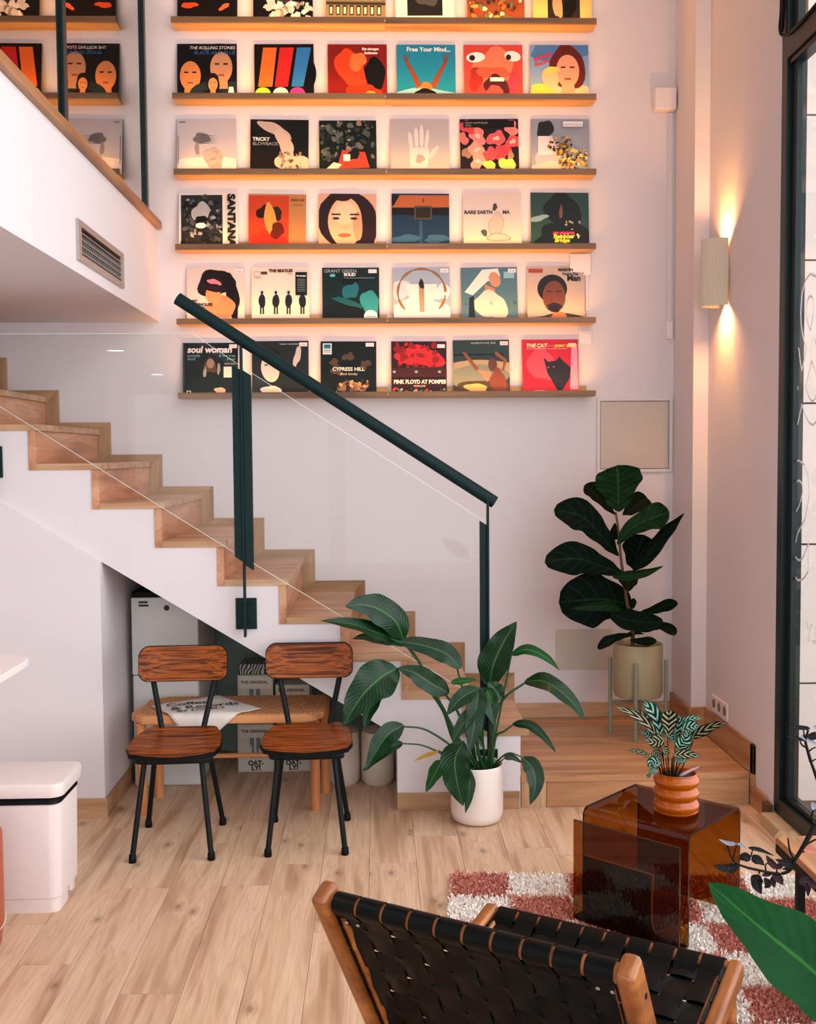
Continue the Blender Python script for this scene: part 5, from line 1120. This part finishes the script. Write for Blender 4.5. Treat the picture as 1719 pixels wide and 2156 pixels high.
stems(ds, [([(1700, 1500, 2.52), (1500, 1330, 2.5), (1340, 1250, 2.47), (1288, 1270, 2.46)], .007), ([(1288, 1270, 2.46), (1200, 1420, Yd), (1120, 1560, Yd), (1045, 1680, Yd)], .0065), ([(1045, 1680, Yd), (990, 1790, Yd), (850, 1830, Yd), (520, 1765, Yd)], .0045),
 ([(520, 1765, Yd), (400, 1720, Yd), (330, 1650, Yd), (280, 1495, Yd)], .003), ([(350, 1670, Yd), (370, 1560, Yd), (400, 1495, Yd)], .002), ([(545, 1640, Yd), (560, 1590, Yd), (570, 1560, Yd)], .002),
 ([(1030, 1660, Yd), (990, 1560, Yd), (970, 1430, Yd)], .0028), ([(1080, 1625, Yd), (1120, 1590, Yd), (1180, 1575, Yd)], .002), ([(1070, 1620, Yd), (1180, 1500, Yd), (1288, 1440, Yd)], .003), ([(720, 1800, Yd), (715, 1730, Yd), (760, 1700, Yd)], .002), ([(840, 1825, Yd), (845, 1780, Yd), (860, 1760, Yd)], .002),
 ([(640, 1830, Yd), (655, 1800, Yd), (700, 1810, Yd)], .002), ([(1288, 1270, 2.46), (1240, 1220, Yd), (1250, 1130, Yd), (1288, 1100, Yd)], .003),
 ([(1420, 1250, 2.47), (1360, 950, 2.46), (1288, 720, 2.45), (1230, 560, 2.45)], .005), ([(1230, 560, 2.45), (1190, 420, 2.45), (1170, 320, 2.45), (1200, 200, 2.45)], .004),
 ([(1180, 400, 2.45), (1130, 370, 2.45), (1105, 320, 2.45)], .0025), ([(1160, 290, 2.45), (1150, 230, 2.45), (1145, 190, 2.45)], .002), ([(1210, 440, 2.45), (1250, 410, 2.45), (1300, 390, 2.45)], .002), ([(1240, 560, 2.45), (1265, 540, 2.45), (1320, 520, 2.45)], .002), ([(1180, 280, 2.45), (1230, 240, 2.45), (1300, 220, 2.45)], .002)], c7, DKS, nm='branch')
plant_leaves(ds, [
 ([(380, 1490), (290, 1485), (180, 1438)], 26, dict(m=DKg)), ([(380, 1495), (440, 1500), (505, 1555)], 18, dict(m=DKg)), ([(515, 1535), (650, 1560), (820, 1630)], 24, dict(m=DK)),
 ([(410, 1745), (290, 1770), (120, 1740)], 55, dict(m=DK)), ([(545, 1665), (470, 1640), (410, 1670)], 52, dict(m=DK)), ([(555, 1680), (620, 1670), (705, 1735)], 55, dict(m=DK)),
 ([(850, 1770), (770, 1700), (720, 1620)], 42, dict(m=DKp)), ([(830, 1760), (880, 1740), (910, 1720)], 34, dict(m=DKp)), ([(1040, 1690), (960, 1720), (820, 1665)], 52, dict(m=DK)), ([(1035, 1690), (1000, 1760), (900, 1780)], 30, dict(m=DK)),
 ([(640, 1840), (610, 1930), (670, 2065)], 75, dict(m=DK)), ([(700, 1880), (740, 1950), (700, 1990)], 40, dict(m=DK)), ([(790, 1835), (860, 1880), (915, 1960)], 55, dict(m=DKp)), ([(780, 1835), (720, 1840), (670, 1850)], 26, dict(m=DKp)), ([(820, 1850), (800, 1920), (820, 1990)], 40, dict(m=DKp)),
 ([(960, 1400), (890, 1385), (810, 1425)], 42, dict(m=DKt)), ([(965, 1395), (1040, 1400), (1105, 1490)], 42, dict(m=DKt)), ([(1130, 1530), (1230, 1560), (1330, 1570)], 50, dict(m=DKr)),
 ([(1090, 1925), (1180, 1930), (1200, 2095)], 55, dict(m=DKp)), ([(1190, 1920), (1260, 1960), (1320, 1990)], 45, dict(m=DKp)),
 ([(1222, 182), (1100, 172), (968, 160)], 27, dict(m=DK)), ([(1160, 322), (1060, 290), (943, 268)], 20, dict(m=DK)), ([(1112, 270), (1200, 300), (1310, 385)], 36, dict(m=DKg)), ([(1195, 285), (1260, 270), (1340, 250)], 42, dict(m=DK)),
 ([(1258, 165), (1300, 170), (1350, 210)], 26, dict(m=DKg)), ([(1288, 1100), (1260, 1060), (1240, 1015)], 40, dict(m=DKg))], c7, Yd, DK, DKS)

# ------------------------------------------------------------------ big foreground leaf
BL = leafmat('broad_green_leaf', S(3, 42, 16), S(10, 66, 22), S(40, 96, 36), .5, 9, .08, mode='fine')
bl = thing('broad_leaved_plant', 'plant showing one broad green leaf in the lower right foreground', 'plant', (1.05, 1.25, .456))
P = [atY(1850, 2180, 1.45), atY(1719, 2050, 1.5), atY(1610, 1960, 1.52), atY(1490, 1857, 1.56)]
leaf(MB(), P, .062, (-.1, -1, .9), 'lance', .12, .02, n=24).build('leaf', BL, bl, smooth=True)
MB().tube(catmull([(1.35, 1.25, .53), (1.33, 1.30, .65), (1.22, 1.38, .78), P[0]], 14), .006, 8).build('stem', STEMG, bl, smooth=True)
MB().lathe([(0, 0), (.07, 0), (.085, .13), (.08, .13), (0, .12)], (1.36, 1.25, .456), 32).build('pot', mat('terracotta', S(170, 104, 72), .8), bl, smooth=True)

# ------------------------------------------------------------------ woven leather armchair
ac = thing('leather_armchair', 'low wooden armchair with woven black leather straps, seen from behind', 'armchair', (-.095, 2.186, 0), math.atan2(-.535, .845))
AW = .615; s_b = .45
def bar(p, q, w_, h_, nm, m_=ACAC, bv=.012, upv=Vector((0, 0, 1)), ext=0):
    p, q = Vector(p), Vector(q); t_ = (q-p).normalized(); a = Vector((1, 0, 0)); b_ = t_.cross(a).normalized()
    # x is chair width; section w_ across x and h_ along b_
    vs = [c_+a*(sx*w_/2)+b_*(sy*h_/2) for c_ in (p, q) for sx, sy in ((-1, -1), (1, -1), (1, 1), (-1, 1))]
    return MB().add(vs, [(0, 1, 2, 3), (7, 6, 5, 4), (0, 4, 5, 1), (1, 5, 6, 2), (2, 6, 7, 3), (3, 7, 4, 0)]).build(nm, m_, ac, world=False, bevel=bv, bseg=4)
for x in (-.022, AW+.022):
    bar((x, -.015, .762), (x, .41, .0), .038, .062, 'back_post', bv=.014)
    bar((x, .79, .415), (x, -.16, .20), .036, .05, 'seat_side_rail', bv=.012)
    bar((x, .70, .395), (x, .74, 0), .034, .045, 'front_leg')
    bar((x, -.12, .205), (x, -.2, 0), .034, .045, 'rear_leg')
    MB().tube([(x-(.0192 if x < 0 else -.0192), .03, .69), (x-(.0204 if x < 0 else -.0204), .03, .69)], .006, 12).build('plug_hole', BLACKM, ac, world=False)
def B2(x, s_, off=0):   # point on the back plane: s_ metres down from the top rail
    d_ = Vector((0, .42, -.762)).normalized(); nrm = Vector((0, -.762, -.42)).normalized()
    return Vector((x, .0, .735))+d_*s_+nrm*off
def S2(x, s_, off=0):   # point on the seat plane: s_ metres back from the front rail
    d_ = Vector((0, -.95, -.215)).normalized(); nrm = Vector((0, -.215, .95)).normalized()
    return Vector((x, .775, .412))+d_*s_+nrm*off
MB().tube([B2(-.02, 0), B2(AW+.02, 0)], .019, 20).build('top_rail', ACAC, ac, world=False, smooth=True)
MB().tube([S2(-.02, 0), S2(AW+.02, 0)], .019, 20).build('front_rail', ACAC, ac, world=False, smooth=True)
MB().tube([B2(-.02, .47), B2(AW+.02, .47)], .014, 14).build('lower_rail', ACAC, ac, world=False, smooth=True)
MB().tube([S2(-.02, .60), S2(AW+.02, .60)], .014, 14).build('rear_rail', ACAC, ac, world=False, smooth=True)
for x in (.006, AW-.006):
    MB().tube([B2(x, .02), B2(x, .46)], .010, 10).build('side_rod', ACAC, ac, world=False, smooth=True)
    MB().tube([S2(x, .02), S2(x, .59)], .010, 10).build('side_rod', ACAC, ac, world=False, smooth=True)
def strap(path, wdir, w_, nm='strap', th=.0028):
    """flat strap along path points (with normals)"""
    vs = []; n = len(path); wd = Vector(wdir)
    for p, nr in path:
        for sw, sn in ((-1, 0), (1, 0), (1, 1), (-1, 1)): vs.append(p+wd*(sw*w_/2)+nr*(sn*th))
    fs = []
    for i in range(n-1):
        a = i*4; b_ = a+4
        for k in range(4): k2 = (k+1) % 4; fs.append((a+k, a+k2, b_+k2, b_+k))
    fs += [(3, 2, 1, 0), tuple((n-1)*4+k for k in range(4))]
    return MB().add(vs, fs).build(nm, LEATH, ac, world=False, bevel=.0008, bseg=1)
NV = 10; NH = 6; px_ = AW/NV; ww = px_-.0065
def weave_set(PF, nrm, length, NHn, down):
    ph = length/NHn
    # long straps (front to back), wrapping the rail
    for i in range(NV):
        x = px_*(i+.5); path = []
        for k in range(9):   # wrap around the rail
            a = pi*.05+pi*.9*k/8
            c_ = PF(x, 0); q = down*(-sin(a))+nrm*(-cos(a))
            path.append((c_+q*.0205, q))
        N_ = 26
        for k in range(1, N_+1):
            s_ = .012+(length-.012)*k/N_; ov = cos(pi*s_/ph+pi*i)*.0036
            path.append((PF(x, s_, ov+.010 if k < 2 else ov), nrm))
        strap(path, (1, 0, 0), ww)
    for j in range(NHn):
        s0 = ph*(j+.5); path = []
        N_ = 60
        for k in range(-1, N_+2):
            x = AW*min(1.015, max(-.015, k/N_)); i = x/px_
            ov = cos(pi*s0/ph+pi*(i-.5))*-.0036*0
            ov = -sin(pi*i+0)*(1 if j % 2 else -1)*.0036
            path.append((PF(x, s0, ov), nrm))
        # width direction = down the plane
        wd = down
        strap(path, wd, ph-.0065)
        for xe, sg in ((.006, -1), (AW-.006, 1)):   # loops round the side rods
            lp_ = []
            for k in range(9):
                a = -pi/2+pi*k/8; c_ = PF(xe, s0); q = Vector((sg*cos(a), 0, 0))+nrm*sin(a); lp_.append((c_+q*.0125, q))
            strap(lp_, wd, ph-.0065, 'strap_loop')
    for i in (0, NV-1):
        for dx in (-.015, .015): pass
bn_ = Vector((0, -.762, -.42)).normalized(); bd_ = Vector((0, .42, -.762)).normalized()
sn_ = Vector((0, -.215, .95)).normalized(); sd_ = Vector((0, -.95, -.215)).normalized()
weave_set(B2, bn_, .46, 7, bd_)
weave_set(S2, sn_, .59, 8, sd_)
for x in (px_*.5-.014, px_*.5+.014, AW-px_*.5-.014, AW-px_*.5+.014):
    c_ = B2(x, .048, .009); MB().lathe([(0, .0015), (.004, .001), (.0045, 0)], (0, 0, 0), 12).build('rivet', GREYM, ac, world=False, loc=c_).rotation_euler = bn_.to_track_quat('Z', 'Y').to_euler()
